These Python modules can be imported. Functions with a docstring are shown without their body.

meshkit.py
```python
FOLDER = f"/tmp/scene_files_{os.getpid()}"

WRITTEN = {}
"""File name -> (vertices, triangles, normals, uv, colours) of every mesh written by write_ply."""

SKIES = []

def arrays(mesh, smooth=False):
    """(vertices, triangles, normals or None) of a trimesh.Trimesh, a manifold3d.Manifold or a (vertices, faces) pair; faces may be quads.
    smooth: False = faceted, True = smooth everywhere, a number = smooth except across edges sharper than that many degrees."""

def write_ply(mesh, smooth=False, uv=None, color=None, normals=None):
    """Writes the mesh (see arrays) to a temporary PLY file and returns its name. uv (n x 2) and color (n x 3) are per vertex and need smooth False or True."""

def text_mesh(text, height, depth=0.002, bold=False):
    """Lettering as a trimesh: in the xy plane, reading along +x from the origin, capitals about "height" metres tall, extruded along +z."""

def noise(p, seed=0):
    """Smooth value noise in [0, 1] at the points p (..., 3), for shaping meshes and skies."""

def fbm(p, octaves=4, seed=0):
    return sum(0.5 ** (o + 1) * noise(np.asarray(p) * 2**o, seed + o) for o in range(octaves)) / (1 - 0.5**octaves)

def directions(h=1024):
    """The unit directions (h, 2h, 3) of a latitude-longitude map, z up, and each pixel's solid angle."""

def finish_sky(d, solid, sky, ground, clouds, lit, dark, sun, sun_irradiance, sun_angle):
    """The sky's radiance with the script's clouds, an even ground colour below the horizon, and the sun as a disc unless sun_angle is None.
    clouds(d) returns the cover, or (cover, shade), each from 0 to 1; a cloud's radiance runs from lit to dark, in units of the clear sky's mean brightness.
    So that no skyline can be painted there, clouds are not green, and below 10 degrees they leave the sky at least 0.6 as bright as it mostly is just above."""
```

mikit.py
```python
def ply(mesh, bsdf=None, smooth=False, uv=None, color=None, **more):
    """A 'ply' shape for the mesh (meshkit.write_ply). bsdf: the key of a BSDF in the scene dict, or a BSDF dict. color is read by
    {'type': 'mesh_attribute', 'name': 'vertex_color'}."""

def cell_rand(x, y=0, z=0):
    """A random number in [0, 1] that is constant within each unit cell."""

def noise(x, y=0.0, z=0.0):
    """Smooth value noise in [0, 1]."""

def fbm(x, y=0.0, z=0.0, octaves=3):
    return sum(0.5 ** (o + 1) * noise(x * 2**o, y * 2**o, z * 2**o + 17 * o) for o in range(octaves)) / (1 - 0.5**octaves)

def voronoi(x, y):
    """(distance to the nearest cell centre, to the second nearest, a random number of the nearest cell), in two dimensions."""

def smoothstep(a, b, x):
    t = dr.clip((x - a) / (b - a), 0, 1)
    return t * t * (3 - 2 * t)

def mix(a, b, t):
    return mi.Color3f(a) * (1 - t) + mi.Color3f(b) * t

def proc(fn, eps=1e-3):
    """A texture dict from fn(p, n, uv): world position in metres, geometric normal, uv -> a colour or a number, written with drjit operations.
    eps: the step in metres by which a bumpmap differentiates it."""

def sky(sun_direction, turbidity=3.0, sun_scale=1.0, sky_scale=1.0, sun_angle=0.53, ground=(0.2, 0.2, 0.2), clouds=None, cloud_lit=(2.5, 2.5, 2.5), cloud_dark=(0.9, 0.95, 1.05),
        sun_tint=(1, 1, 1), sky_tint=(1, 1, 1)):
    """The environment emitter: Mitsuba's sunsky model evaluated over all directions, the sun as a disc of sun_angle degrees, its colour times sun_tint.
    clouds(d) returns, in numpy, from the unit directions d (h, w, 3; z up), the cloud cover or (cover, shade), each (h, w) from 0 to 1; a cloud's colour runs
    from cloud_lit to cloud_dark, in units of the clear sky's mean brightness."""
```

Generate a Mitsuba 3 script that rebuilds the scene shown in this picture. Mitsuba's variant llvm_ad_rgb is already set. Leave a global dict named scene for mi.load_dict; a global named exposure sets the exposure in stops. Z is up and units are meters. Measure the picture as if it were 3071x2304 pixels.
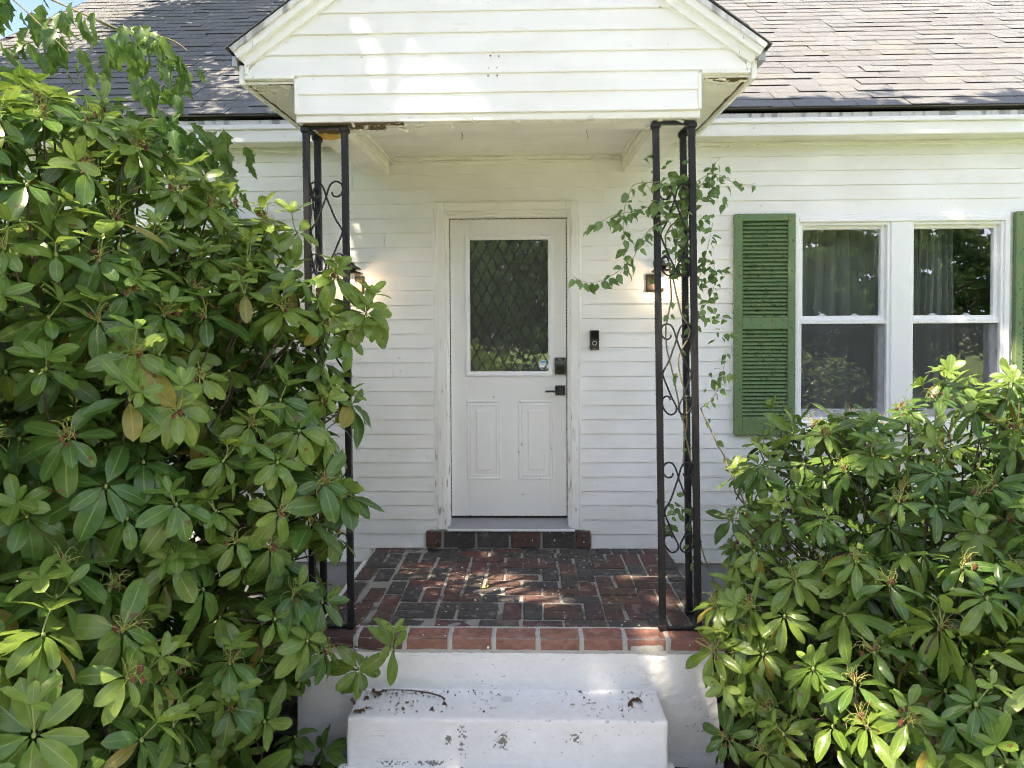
import math, random
import numpy as np, trimesh, drjit as dr, mitsuba as mi
import mikit, meshkit
from mikit import ply, proc, noise, fbm, voronoi, cell_rand, smoothstep, mix

T = mi.ScalarTransform4f
scene, labels = {}, {}
random.seed(7)
rng = np.random.default_rng(11)

# ------------------------------------------------------------------ camera, sky, exposure
CAM = np.array([0.0, -4.49, 1.44])
def camera_axes(yaw, pitch, roll):
    cy, sy, cp, sp, cr, sr = (f(a) for a in (yaw, pitch, roll) for f in (math.cos, math.sin))
    fwd = np.array([sy * cp, cy * cp, sp]); r0 = np.array([cy, -sy, 0]); u0 = np.cross(r0, fwd)
    return cr * r0 + sr * u0, -sr * r0 + cr * u0, fwd
RIGHT, UP, FWD = camera_axes(-0.0259, -0.021, -0.005)
m4 = np.eye(4); m4[:3, 0], m4[:3, 1], m4[:3, 2], m4[:3, 3] = -RIGHT, UP, FWD, CAM
scene['camera'] = {'type': 'perspective', 'fov': math.degrees(2 * math.atan(1535.5 / 2019.76)), 'fov_axis': 'x',
                   'principal_point_offset_x': 0.002, 'principal_point_offset_y': 0.0384, 'near_clip': 0.05, 'far_clip': 600.0,
                   'to_world': T(m4.tolist())}
SUN = np.array([-0.476, -0.333, 1.0])
scene['sky'] = mikit.sky(SUN.tolist(), turbidity=4, clouds=lambda d: 0.62 * np.clip((meshkit.fbm(d * 2.6 + 5.3, 5, 4) - .40) / .22, 0, 1), cloud_lit=(2.5, 2.45, 2.45), sky_tint=(1.075, 0.947, 1.01))
exposure = 3.32

# ------------------------------------------------------------------ helpers
def tint(c, k=1.0): return mi.Color3f(*[float(x) * k for x in c])
def rgb(*c): return {'type': 'rgb', 'value': list(c)}
def mat(key, base, rough=0.6, spec=0.5, **kw):
    scene[key] = {'type': 'twosided', 'bsdf': {'type': 'principled', 'base_color': base if isinstance(base, dict) else rgb(*base), 'roughness': rough, 'specular': spec, **kw}}
    return key
count = {}
def numbered(key):
    n = count.get(key, 0); count[key] = n + 1
    return key if n == 0 else f'{key}_{n:03d}'
def add(key, mesh, bsdf, smooth=False, **kw):
    key = numbered(key); scene[key] = ply(mesh, bsdf, smooth, **kw); return key
def thing(name, label, category, group=None, kind=None):
    key = numbered(name); labels[key] = {'label': label, 'category': category}
    if group: labels[key]['group'] = group
    if kind: labels[key]['kind'] = kind
    return key
def cat(ms):
    v, f, o = [], [], 0
    for a, b in ms:
        b = np.asarray(b)
        if b.shape[1] == 4: b = np.vstack([b[:, [0, 1, 2]], b[:, [0, 2, 3]]])
        v.append(np.asarray(a, float)); f.append(b + o); o += len(a)
    return np.vstack(v), np.vstack(f)
CORN = np.array([[x, y, z] for x in (0, 1) for y in (0, 1) for z in (0, 1)])
BOXF = np.array([[0, 1, 3], [0, 3, 2], [4, 6, 7], [4, 7, 5], [0, 4, 5], [0, 5, 1], [2, 3, 7], [2, 7, 6], [0, 2, 6], [0, 6, 4], [1, 5, 7], [1, 7, 3]])
def box(x0, x1, y0, y1, z0, z1):
    lo, hi = np.array([x0, y0, z0], float), np.array([x1, y1, z1], float)
    return lo + CORN * (hi - lo), BOXF
_s = np.array([[x, y, z] for x in (-1, 1) for y in (-1, 1) for z in (-1, 1)], float)
def _cb(h, c):
    return np.vstack([_s * (h - np.array([0, c, c])), _s * (h - np.array([c, 0, c])), _s * (h - np.array([c, c, 0]))])
_hull = trimesh.convex.convex_hull(_cb(np.ones(3), 0.2))
_hp = np.array([np.argmin(np.linalg.norm(_cb(np.ones(3), 0.2) - v, axis=1)) for v in _hull.vertices])
CBF = _hp[_hull.faces]
def cbox(x0, x1, y0, y1, z0, z1, c=0.003):
    lo, hi = np.array([x0, y0, z0], float), np.array([x1, y1, z1], float)
    h = (hi - lo) / 2
    return (lo + hi) / 2 + _cb(h, min(c, h.min() * 0.6)), CBF
def prism(poly, axis, a, b):
    """Extrude a simple polygon. axis 'x': poly in (y,z); 'y': poly in (x,z); 'z': poly in (x,y)."""
    from shapely.geometry import Polygon
    v2, f = trimesh.creation.triangulate_polygon(Polygon(poly), engine='earcut')
    p = np.asarray(poly, float); n = len(p)
    order = {'x': (2, 0, 1), 'y': (0, 2, 1), 'z': (0, 1, 2)}[axis]
    def put(q, t):
        o = np.column_stack([q, np.full(len(q), t)]); r = np.empty_like(o)
        if axis == 'x': r[:, 1], r[:, 2], r[:, 0] = o[:, 0], o[:, 1], o[:, 2]
        elif axis == 'y': r[:, 0], r[:, 2], r[:, 1] = o[:, 0], o[:, 1], o[:, 2]
        else: r = o
        return r
    side = [[i, (i + 1) % n, (i + 1) % n + n, i + n] for i in range(n)]
    k = len(v2)
    return cat([(np.vstack([put(p, a), put(p, b)]), np.array(side)), (put(v2, a), f), (put(v2, b), f[:, ::-1])])
def spline(pts, n):
    from scipy.interpolate import CubicSpline
    pts = np.asarray(pts, float); t = np.concatenate([[0], np.cumsum(np.linalg.norm(np.diff(pts, axis=0), axis=1) + 1e-9)])
    return CubicSpline(t, pts)(np.linspace(0, t[-1], n))
def tube(path, r, sides=6, cap=True):
    path = np.asarray(path, float); n = len(path)
    r = np.broadcast_to(np.asarray(r, float), (n,))
    t = np.gradient(path, axis=0); t /= np.linalg.norm(t, axis=1, keepdims=True) + 1e-12
    u = np.cross(t[0], [0.31, 0.2, 0.93]); u /= np.linalg.norm(u)
    ang = np.arange(sides) / sides * 2 * np.pi; v = []
    for i in range(n):
        u = u - t[i] * (u @ t[i]); u /= np.linalg.norm(u) + 1e-12; w = np.cross(t[i], u)
        v.append(path[i] + r[i] * (np.cos(ang)[:, None] * u + np.sin(ang)[:, None] * w))
    v = np.vstack(v); j = np.arange(sides); f = []
    for i in range(n - 1):
        f.append(np.stack([i * sides + j, i * sides + (j + 1) % sides, (i + 1) * sides + (j + 1) % sides, (i + 1) * sides + j], 1))
    f = np.vstack(f); f = np.vstack([f[:, [0, 1, 2]], f[:, [0, 2, 3]]])
    if cap:
        v = np.vstack([v, path[:1], path[-1:]]); a, b = n * sides, n * sides + 1
        f = np.vstack([f, np.stack([j * 0 + a, (j + 1) % sides, j], 1), np.stack([j * 0 + b, (n - 1) * sides + j, (n - 1) * sides + (j + 1) % sides], 1)])
    return v, f
def lathe(profile, center, axis='z', n=20):
    p = np.asarray(profile, float); a = np.arange(n) / n * 2 * np.pi; v = []
    for r, h in p:
        c, s = r * np.cos(a), r * np.sin(a)
        v.append(np.stack([c, s, np.full(n, h)], 1) if axis == 'z' else np.stack([c, np.full(n, h), s], 1))
    v = np.vstack(v) + np.asarray(center); j = np.arange(n)
    f = np.vstack([np.stack([i * n + j, i * n + (j + 1) % n, (i + 1) * n + (j + 1) % n, (i + 1) * n + j], 1) for i in range(len(p) - 1)])
    return v, f
def nested(x0, x1, z0, z1, y, prof):
    """Concentric rectangles facing -y: prof = [(inset, height towards -y), ...], the last one closed flat."""
    v, f = [], []
    for ins, h in prof:
        v += [[x0 + ins, y - h, z0 + ins], [x1 - ins, y - h, z0 + ins], [x1 - ins, y - h, z1 - ins], [x0 + ins, y - h, z1 - ins]]
    for i in range(len(prof) - 1):
        for k in range(4): f.append([i * 4 + k, i * 4 + (k + 1) % 4, i * 4 + 4 + (k + 1) % 4, i * 4 + 4 + k])
    m = (len(prof) - 1) * 4; f.append([m, m + 1, m + 2, m + 3])
    return np.array(v), np.array(f)
def frame(x0, x1, z0, z1, w, y0, y1, c=0.003):
    """Four mitre-less members of a rectangular frame; w = (left, right, bottom, top)."""
    l, r, b, t = w
    return [cbox(x0, x0 + l, y0, y1, z0, z1, c), cbox(x1 - r, x1, y0, y1, z0, z1, c),
            cbox(x0 + l - .001, x1 - r + .001, y0 + .0007, y1, z0, z0 + b, c), cbox(x0 + l - .001, x1 - r + .001, y0 + .0007, y1, z1 - t, z1, c)]
def rough_box(x0, x1, y0, y1, z0, z1, r, step, amp, seed=0, freq=14.0, warp=None):
    """A box with rounded edges and an uneven hand-plastered surface."""
    lo, hi = np.array([x0, y0, z0], float), np.array([x1, y1, z1], float); ms = []
    for ax in range(3):
        a, b = [k for k in range(3) if k != ax]
        na, nb = (max(2, int((hi - lo)[k] / step) + 1) for k in (a, b))
        ga, gb = np.meshgrid(np.linspace(lo[a], hi[a], na), np.linspace(lo[b], hi[b], nb), indexing='ij')
        i = np.arange(na * nb).reshape(na, nb); q = np.stack([i[:-1, :-1], i[1:, :-1], i[1:, 1:], i[:-1, 1:]], -1).reshape(-1, 4)
        for s in (0, 1):
            v = np.empty((na * nb, 3)); v[:, a], v[:, b], v[:, ax] = ga.ravel(), gb.ravel(), (lo, hi)[s][ax]
            ms.append((v, q if (s == 1) == (ax != 1) else q[:, ::-1]))
    v, f = cat(ms)
    inner = np.clip(v, lo + r, hi - r); d = v - inner; l = np.linalg.norm(d, axis=1, keepdims=True)
    n = d / np.maximum(l, 1e-9); v = inner + n * r
    v = v + n * (meshkit.fbm(v * freq, 4, seed)[:, None] - .5) * 2 * amp
    if warp is not None: v = warp(v)
    m = trimesh.Trimesh(v, f, process=False); m.merge_vertices(digits_vertex=5)
    return m
def orient(pos, d, n, s=1.0):
    d = d / np.linalg.norm(d); n = n - d * (n @ d); n = n / np.linalg.norm(n)
    m = np.eye(4); m[:3, 0], m[:3, 1], m[:3, 2], m[:3, 3] = np.cross(d, n) * s, d * s, n * s, pos
    return m
def moved(v, m): return v @ m[:3, :3].T + m[:3, 3]
def unit(a): a = np.asarray(a, float); return a / (np.linalg.norm(a) + 1e-12)

# ------------------------------------------------------------------ materials
def speck(a, b, scale, r, share):
    d1, d2, w = voronoi(a * scale, b * scale)
    return dr.select((d1 < r * (0.4 + w)) & (cell_rand(w * 5000, 3, 1) < share), 1.0, 0.0)

def paint_fn(p, n, uv):
    g = fbm(p.x * 3, p.y * 3 + 5, p.z * 3, 3); grain = noise(p.x * 6, p.y * 40, p.z * 160)
    c = mix((0.74, 0.735, 0.70), (0.80, 0.80, 0.785), smoothstep(.3, .65, g)) * (0.985 + 0.02 * grain)
    s = speck(p.x, p.z, 14.0, 0.045, 0.10) * smoothstep(.35, .6, noise(p.x * 2.3, 7, p.z * 2.3))
    st = smoothstep(.74, .80, fbm(p.x * 12, p.y * 9, p.z * 34 + 3, 4))
    c = mix(c, (0.60, 0.58, 0.53), st * .3)
    return mix(c, (0.20, 0.18, 0.15), s * 0.7)
mat('white_siding', proc(paint_fn), 0.45, 0.4)

def trim_fn(p, n, uv):
    c = mix((0.74, 0.735, 0.69), (0.81, 0.81, 0.79), fbm(p.x * 7, p.y * 7, p.z * 4, 3))
    low = smoothstep(1.9, 0.2, p.z) * smoothstep(1.2, .9, dr.abs(p.x + .13))
    peel = smoothstep(0.0, 0.03, fbm(p.x * 70, p.y * 60, p.z * 11, 4) - (0.80 - 0.17 * low))
    bare = mix((0.30, 0.27, 0.23), (0.46, 0.43, 0.38), noise(p.x * 300, p.y * 200, p.z * 12))
    crack = smoothstep(.80, .86, noise(p.x * 140, p.y * 90, p.z * 5 + 4)) * smoothstep(.45, .7, noise(p.x * 4, 3, p.z * 4))
    c = mix(c, (0.5, 0.48, 0.44), crack * .6)
    return mix(c, bare, peel)
mat('white_trim', proc(trim_fn), 0.45, 0.4)

def worn_fn(p, n, uv):
    c = mix((0.70, 0.685, 0.62), (0.79, 0.78, 0.745), fbm(p.x * 5, p.y * 5, p.z * 5, 3)) * (0.95 + .08 * noise(p.x * 20, p.y * 160, p.z * 60))
    m = smoothstep(.62, .68, fbm(p.x * 16, p.y * 22, p.z * 22 + 9, 4)) * .7
    c = mix(c, (0.46, 0.42, 0.30), m * .55)
    return mix(c, (0.17, 0.14, 0.10), speck(p.x, p.y + p.z, 22.0, 0.06, 0.10) * .8)
mat('worn_paint', proc(worn_fn), 0.55, 0.3)
def ceil_fn(p, n, uv):
    c = mix((0.66, 0.645, 0.60), (0.76, 0.75, 0.72), fbm(p.x * 4, p.y * 9, 2, 3)) * (0.93 + .12 * noise(p.x * 16, p.y * 90, p.z * 40))
    return mix(c, (0.35, 0.31, 0.25), speck(p.x, p.y, 16.0, 0.05, 0.10) * .8)
mat('ceiling_paint', proc(ceil_fn), 0.7, 0.2)
mat('vinyl_white', (0.79, 0.79, 0.795), 0.35, 0.5)
def door_fn(p, n, uv):
    c = mix((0.745, 0.745, 0.725), (0.78, 0.78, 0.765), fbm(p.x * 3, 2, p.z * 3, 3))
    return mix(c, (0.25, 0.24, 0.22), speck(p.x, p.z, 9.0, 0.05, 0.12) * .8)
mat('door_paint', proc(door_fn), 0.42, 0.45)

def shingle_fn(base):
    def fn(p, n, uv):
        g = noise(p.x * 150, p.y * 150, p.z * 150); h = noise(p.x * 330 + 9, p.y * 330, p.z * 330)
        b = fbm(p.x * 2.2, p.y * 2.2, p.z * 2.2, 3)
        k = (0.62 + .45 * g + .31 * h) * (0.88 + .24 * b)
        warm = smoothstep(.55, .75, fbm(p.x * 6 + 3, p.y * 6, p.z * 6, 3))
        return mix(base, (base[0] * 1.05, base[1] * 1.0, base[2] * .93), warm) * k
    return fn
SH = [mat(f'shingle_grey_{k}', proc(shingle_fn(c)), 0.9, 0.2) for k, c in (('plain', (.140, .146, .150)), ('pale', (.149, .155, .158)), ('dark', (.130, .136, .140)))]
mat('starter_grey', proc(lambda p, n, uv: mix((.04, .037, .03), (.15, .145, .135), smoothstep(.3, .7, fbm(p.x * 2.2, p.y * 20, p.z * 30, 4)))), 0.9, 0.2)
mat('asphalt_edge', (0.03, 0.028, 0.027), 0.9, 0.2)

def brick_fn(c0, c1):
    def fn(p, n, uv):
        k = fbm(p.x * 45, p.y * 45, p.z * 45, 3); b = fbm(p.x * 9, p.y * 9 + 4, p.z * 9, 3)
        c = mix(c0, c1, smoothstep(.3, .7, b)) * (0.62 + .76 * k)
        pale = smoothstep(.66, .74, fbm(p.x * 21 + 7, p.y * 21, p.z * 21, 4))
        c = mix(c, (0.30, 0.26, 0.235), pale * .25)
        drop = speck(p.x, p.y + p.z * .7, 26.0, 0.11, 0.14) * smoothstep(.30, .55, noise(p.x * 3.1, p.y * 3.1, 9))
        return mix(c, (0.66, 0.65, 0.62), drop)
    return fn
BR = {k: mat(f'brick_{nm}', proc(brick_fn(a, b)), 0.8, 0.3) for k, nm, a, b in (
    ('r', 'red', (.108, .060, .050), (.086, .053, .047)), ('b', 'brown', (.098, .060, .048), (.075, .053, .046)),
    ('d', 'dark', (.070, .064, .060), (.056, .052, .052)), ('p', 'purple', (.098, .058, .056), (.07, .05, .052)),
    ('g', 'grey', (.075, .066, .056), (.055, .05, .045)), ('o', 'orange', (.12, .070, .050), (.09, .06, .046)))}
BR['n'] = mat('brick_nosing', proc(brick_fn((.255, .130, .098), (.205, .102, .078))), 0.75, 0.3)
def mortar_fn(p, n, uv):
    g = fbm(p.x * 60, p.y * 60, p.z * 60, 3); moss = smoothstep(.5, .66, fbm(p.x * 9, p.y * 9, p.z * 9 + 2, 4))
    c = mix((.19, .185, .165), (.31, .305, .275), g)
    return mix(c, (.06, .058, .045), moss * .75)
mat('mortar', proc(mortar_fn), 0.95, 0.1)
mat('fresh_mortar', proc(lambda p, n, uv: mix((.33, .325, .30), (.45, .44, .41), fbm(p.x * 70, p.y * 70, p.z * 70, 3))), 0.95, 0.1)

SCUFF = [(-.30, -.37, .022, .09), (-.13, -.345, .05, .05), (.20, -.34, .045, .04), (-.36, -.345, .02, .03), (-.62, -.455, .1, .02), (-.42, -.452, .1, .02)]
def white_fn(p, n, uv):
    c = mix((.66, .66, .645), (.77, .77, .765), fbm(p.x * 6, p.y * 6, p.z * 6, 4)) * (.95 + .08 * noise(p.x * 70, p.y * 70, p.z * 70))
    near = mi.Float(0)
    for x, z, rx, rz in SCUFF: near = dr.maximum(near, dr.exp(-dr.square((p.x - x) / rx) - dr.square((p.z - z) / rz)))
    near = dr.select(dr.abs(n.z) > .7, 0.0, near)
    chip = smoothstep(0, .03, fbm(p.x * 120, p.y * 120, p.z * 85, 3) - (.84 - .40 * near * (.55 + .9 * noise(p.x * 28, p.y * 28, p.z * 22))))
    tread = smoothstep(.8, .95, n.z)
    dirt = smoothstep(0, .04, fbm(p.x * 85, p.y * 85, p.z * 85 + 5, 3) - (.80 - .05 * tread - .10 * smoothstep(.5, .75, noise(p.x * 5, p.y * 5, p.z * 5))))
    scratch = smoothstep(.80, .86, noise(p.x * 9, p.y * 9, p.z * 170)) * smoothstep(.55, .7, noise(p.x * 3, 4, p.z * 5))
    c = mix(c, (.42, .42, .41), scratch * .5)
    c = mix(c, (.16, .15, .13), dirt * .7)
    return mix(c, (.10, .095, .085), chip * .85)
mat('white_smooth', proc(white_fn), 0.55, 0.35)
scene['white_concrete'] = {'type': 'bumpmap', 'scale': 1.0, 'tex': proc(lambda p, n, uv: .006 * fbm(p.x * 38, p.y * 38, p.z * 38, 4) + .004 * fbm(p.x * 9, p.y * 9, p.z * 30 + 7, 3), 2e-3), 'bsdf': scene.pop('white_smooth')}
def conc_fn(p, n, uv):
    c = mix((.16, .155, .15), (.30, .295, .285), fbm(p.x * 6, p.y * 6, p.z * 6, 4)) * (.85 + .3 * noise(p.x * 90, p.y * 90, p.z * 90))
    return mix(c, (.05, .05, .048), smoothstep(.52, .66, fbm(p.x * 10 + 3, p.y * 10, p.z * 10, 4)) * .8)
mat('bare_concrete', proc(conc_fn), 0.9, 0.2)
mat('foundation_grey', proc(lambda p, n, uv: mix((.30, .30, .30), (.40, .40, .395), fbm(p.x * 5, p.y * 5, p.z * 5, 4))), 0.85, 0.2)
def iron_fn(p, n, uv):
    rub = smoothstep(.62, .7, fbm(p.x * 40, p.y * 40, p.z * 7, 4))
    c = mix((.010, .010, .012), (.017, .017, .019), fbm(p.x * 20, p.y * 20, p.z * 9, 3))
    return mix(c, (.06, .053, .043), rub * .35)
mat('black_iron', proc(iron_fn), 0.5, 0.3)
def green_fn(p, n, uv):
    c = mix((.105, .175, .080), (.150, .225, .098), fbm(p.x * 5, p.y * 9, p.z * 5, 3))
    old = smoothstep(.55, .66, fbm(p.x * 22, p.y * 22, p.z * 9, 4))
    c = mix(c, (.16, .20, .075), old * .5)
    return mix(c, (.025, .045, .022), smoothstep(.64, .70, fbm(p.x * 55, p.y * 55, p.z * 30 + 5, 4)) * .7)
mat('green_paint', proc(green_fn), 0.5, 0.4)
scene['window_glass'] = {'type': 'thindielectric', 'int_ior': 2.6}
scene['door_glass'] = {'type': 'thindielectric', 'int_ior': 2.2}
mat('bronze', (0.045, 0.035, 0.026), 0.35, 0.5, metallic=0.35)
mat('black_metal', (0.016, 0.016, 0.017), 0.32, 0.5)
mat('grey_metal', (0.33, 0.335, 0.34), 0.4, 0.5, metallic=0.4)
mat('key_pale', (0.55, 0.55, 0.55), 0.5)
mat('black_gloss', (0.01, 0.01, 0.01), 0.08, 0.5)
def drip_fn(p, n, uv):
    s = smoothstep(.45, .75, fbm(p.x * 26, p.y * 2, 5, 3))
    return mix((.62, .62, .62), (.28, .28, .27), s)
mat('streaked_strip', proc(drip_fn), 0.5)
mat('rot_wood', proc(lambda p, n, uv: mix((.05, .034, .02), (.20, .145, .085), fbm(p.x * 24, p.y * 70, p.z * 110, 4))), 0.95, 0.1)
mat('foam_yellow', proc(lambda p, n, uv: mix((.42, .25, .05), (.62, .42, .12), fbm(p.x * 60, p.y * 60, p.z * 60, 4))), 0.95, 0.1)
mat('door_shade', (.085, .088, .088), 0.9)
mat('interior_wall', (0.30, 0.30, 0.29), 0.9)
mat('interior_floor', (0.10, 0.07, 0.05), 0.6)
scene['curtain_sheer'] = {'type': 'principledthin', 'base_color': rgb(.42, .44, .43), 'roughness': 0.9, 'diff_trans': 0.9}
scene['screen_mesh'] = {'type': 'mask', 'opacity': 0.38, 'bsdf': {'type': 'twosided', 'bsdf': {'type': 'diffuse', 'reflectance': rgb(.10, .10, .105)}}}

def leaf_fn(c_dark, c_light, rib, rib_w=.045):
    def fn(p, n, uv):
        v = noise(p.x * 5.1, p.y * 5.1, p.z * 5.1); w = noise(p.x * 47, p.y * 47, p.z * 47)
        c = mix(c_dark, c_light, smoothstep(.25, .8, v)) * (.86 + .28 * w)
        u = dr.abs(uv.x - .5)
        vein = smoothstep(.80, .97, dr.sin((uv.y * 13 - u * 7) * 6.283) * .5 + .5)
        c = mix(c, rib, vein * .10)
        c = mix(c, rib, smoothstep(rib_w, rib_w * .35, u) * .75)
        return mix(c, (.12, .055, .02), smoothstep(.755, .78, fbm(p.x * 31, p.y * 31, p.z * 31, 3)) * .75)
    return fn
def leafmat(key, fn, rough, dt):
    scene[key] = {'type': 'blendbsdf', 'weight': 0.5, 'thin': {'type': 'principledthin', 'base_color': proc(fn), 'roughness': 0.6, 'diff_trans': min(2.0, dt * 1.7)},
                  'waxy': {'type': 'twosided', 'bsdf': {'type': 'principled', 'base_color': proc(fn), 'roughness': rough, 'specular': 0.7}}}
    return key
leafmat('leaf_deep', leaf_fn((.055, .120, .022), (.100, .180, .032), (.20, .27, .08)), 0.30, 0.55)
leafmat('leaf_mature', leaf_fn((.095, .175, .026), (.165, .245, .040), (.25, .32, .10)), 0.28, 0.65)
leafmat('leaf_fresh', leaf_fn((.14, .23, .036), (.22, .31, .055), (.30, .38, .12)), 0.36, 0.85)
leafmat('leaf_old', leaf_fn((.17, .17, .03), (.30, .25, .05), (.36, .33, .12)), 0.4, 0.7)
leafmat('leaf_vine', leaf_fn((.085, .16, .036), (.16, .25, .062), (.2, .27, .09)), 0.42, 0.8)
leafmat('leaf_tree', leaf_fn((.070, .150, .030), (.130, .215, .045), (.18, .26, .075)), 0.38, 0.9)
leafmat('leaf_dead', lambda p, n, uv: mix((.05, .03, .017), (.13, .08, .042), fbm(p.x * 50, p.y * 50, p.z * 50, 3)), 0.8, 0.3)
scene['crown_leaves'] = {'type': 'principledthin', 'base_color': rgb(.085, .125, .045), 'roughness': 0.45, 'diff_trans': 0.85}
scene['far_leaves'] = {'type': 'principledthin', 'base_color': rgb(.085, .135, .05), 'roughness': 0.4, 'diff_trans': 0.8}
mat('stalk_yellow', (.30, .31, .085), 0.55)
mat('stalk_green', (.17, .22, .06), 0.55)
mat('petal_brown', (.125, .050, .026), 0.85)
mat('vine_stem', proc(lambda p, n, uv: mix((.14, .12, .06), (.30, .26, .15), fbm(p.x * 60, p.y * 60, p.z * 20, 3))), 0.8)
mat('bark', proc(lambda p, n, uv: mix((.045, .036, .028), (.13, .105, .08), fbm(p.x * 30, p.y * 30, p.z * 9, 4))), 0.9, 0.2)
mat('dark_crumb', (.045, .032, .02), 0.9)
mat('walk_concrete', proc(lambda p, n, uv: mix((.40, .39, .37), (.52, .51, .485), fbm(p.x * 4, p.y * 4, 2, 4)) * (.9 + .2 * noise(p.x * 60, p.y * 60, 1))), 0.85, 0.2)
mat('gravel', proc(lambda p, n, uv: mix((.38, .355, .30), (.56, .53, .46), fbm(p.x * 30, p.y * 30, 3, 3))), 0.9, 0.2)
mat('lawn_grass', proc(lambda p, n, uv: mix((.12, .185, .050), (.18, .255, .075), fbm(p.x * 3, p.y * 3, 1, 4))), 0.8, 0.2)
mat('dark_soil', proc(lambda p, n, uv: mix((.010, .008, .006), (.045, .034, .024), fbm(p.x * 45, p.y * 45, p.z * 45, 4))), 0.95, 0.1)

# ------------------------------------------------------------------ ground
GZ = -0.70
def ground_z(x, y):
    far = np.maximum(0, -y - 9)
    return GZ + 0.028 * np.minimum(far, 60) + 0.02 * (meshkit.noise(np.stack([x * .4, y * .4, x * 0], -1)) - .5)
def sheet(xs, ys, zf):
    gx, gy = np.meshgrid(xs, ys, indexing='ij'); i = np.arange(gx.size).reshape(gx.shape)
    v = np.stack([gx.ravel(), gy.ravel(), zf(gx.ravel(), gy.ravel())], 1)
    return v, np.stack([i[:-1, :-1], i[1:, :-1], i[1:, 1:], i[:-1, 1:]], -1).reshape(-1, 4)
ax = np.concatenate([np.linspace(-300, -12, 14), np.linspace(-10, 10, 41), np.linspace(12, 300, 14)])
add('ground', sheet(ax, ax[::1], ground_z), 'lawn_grass', True)
labels['ground'] = {'label': 'lawn rising gently away from the house', 'category': 'ground', 'kind': 'structure'}
def soil_z(x, y):
    q = np.stack([x, y, x * 0], -1)
    edge = np.minimum(np.minimum(x + 4.6, 4.6 - x), y + 3.35)
    return GZ + np.clip(edge, -.2, .12) * .6 + .018 * (meshkit.fbm(q * 9, 4) - .5) + .02 * (meshkit.noise(q * 3) - .5)
add('garden_bed', sheet(np.linspace(-4.8, 4.8, 150), np.linspace(-3.5, .2, 70), soil_z), 'dark_soil', True)
labels['garden_bed'] = {'label': 'dark bare soil under the shrubs beside the steps', 'category': 'soil', 'kind': 'structure'}
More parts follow.
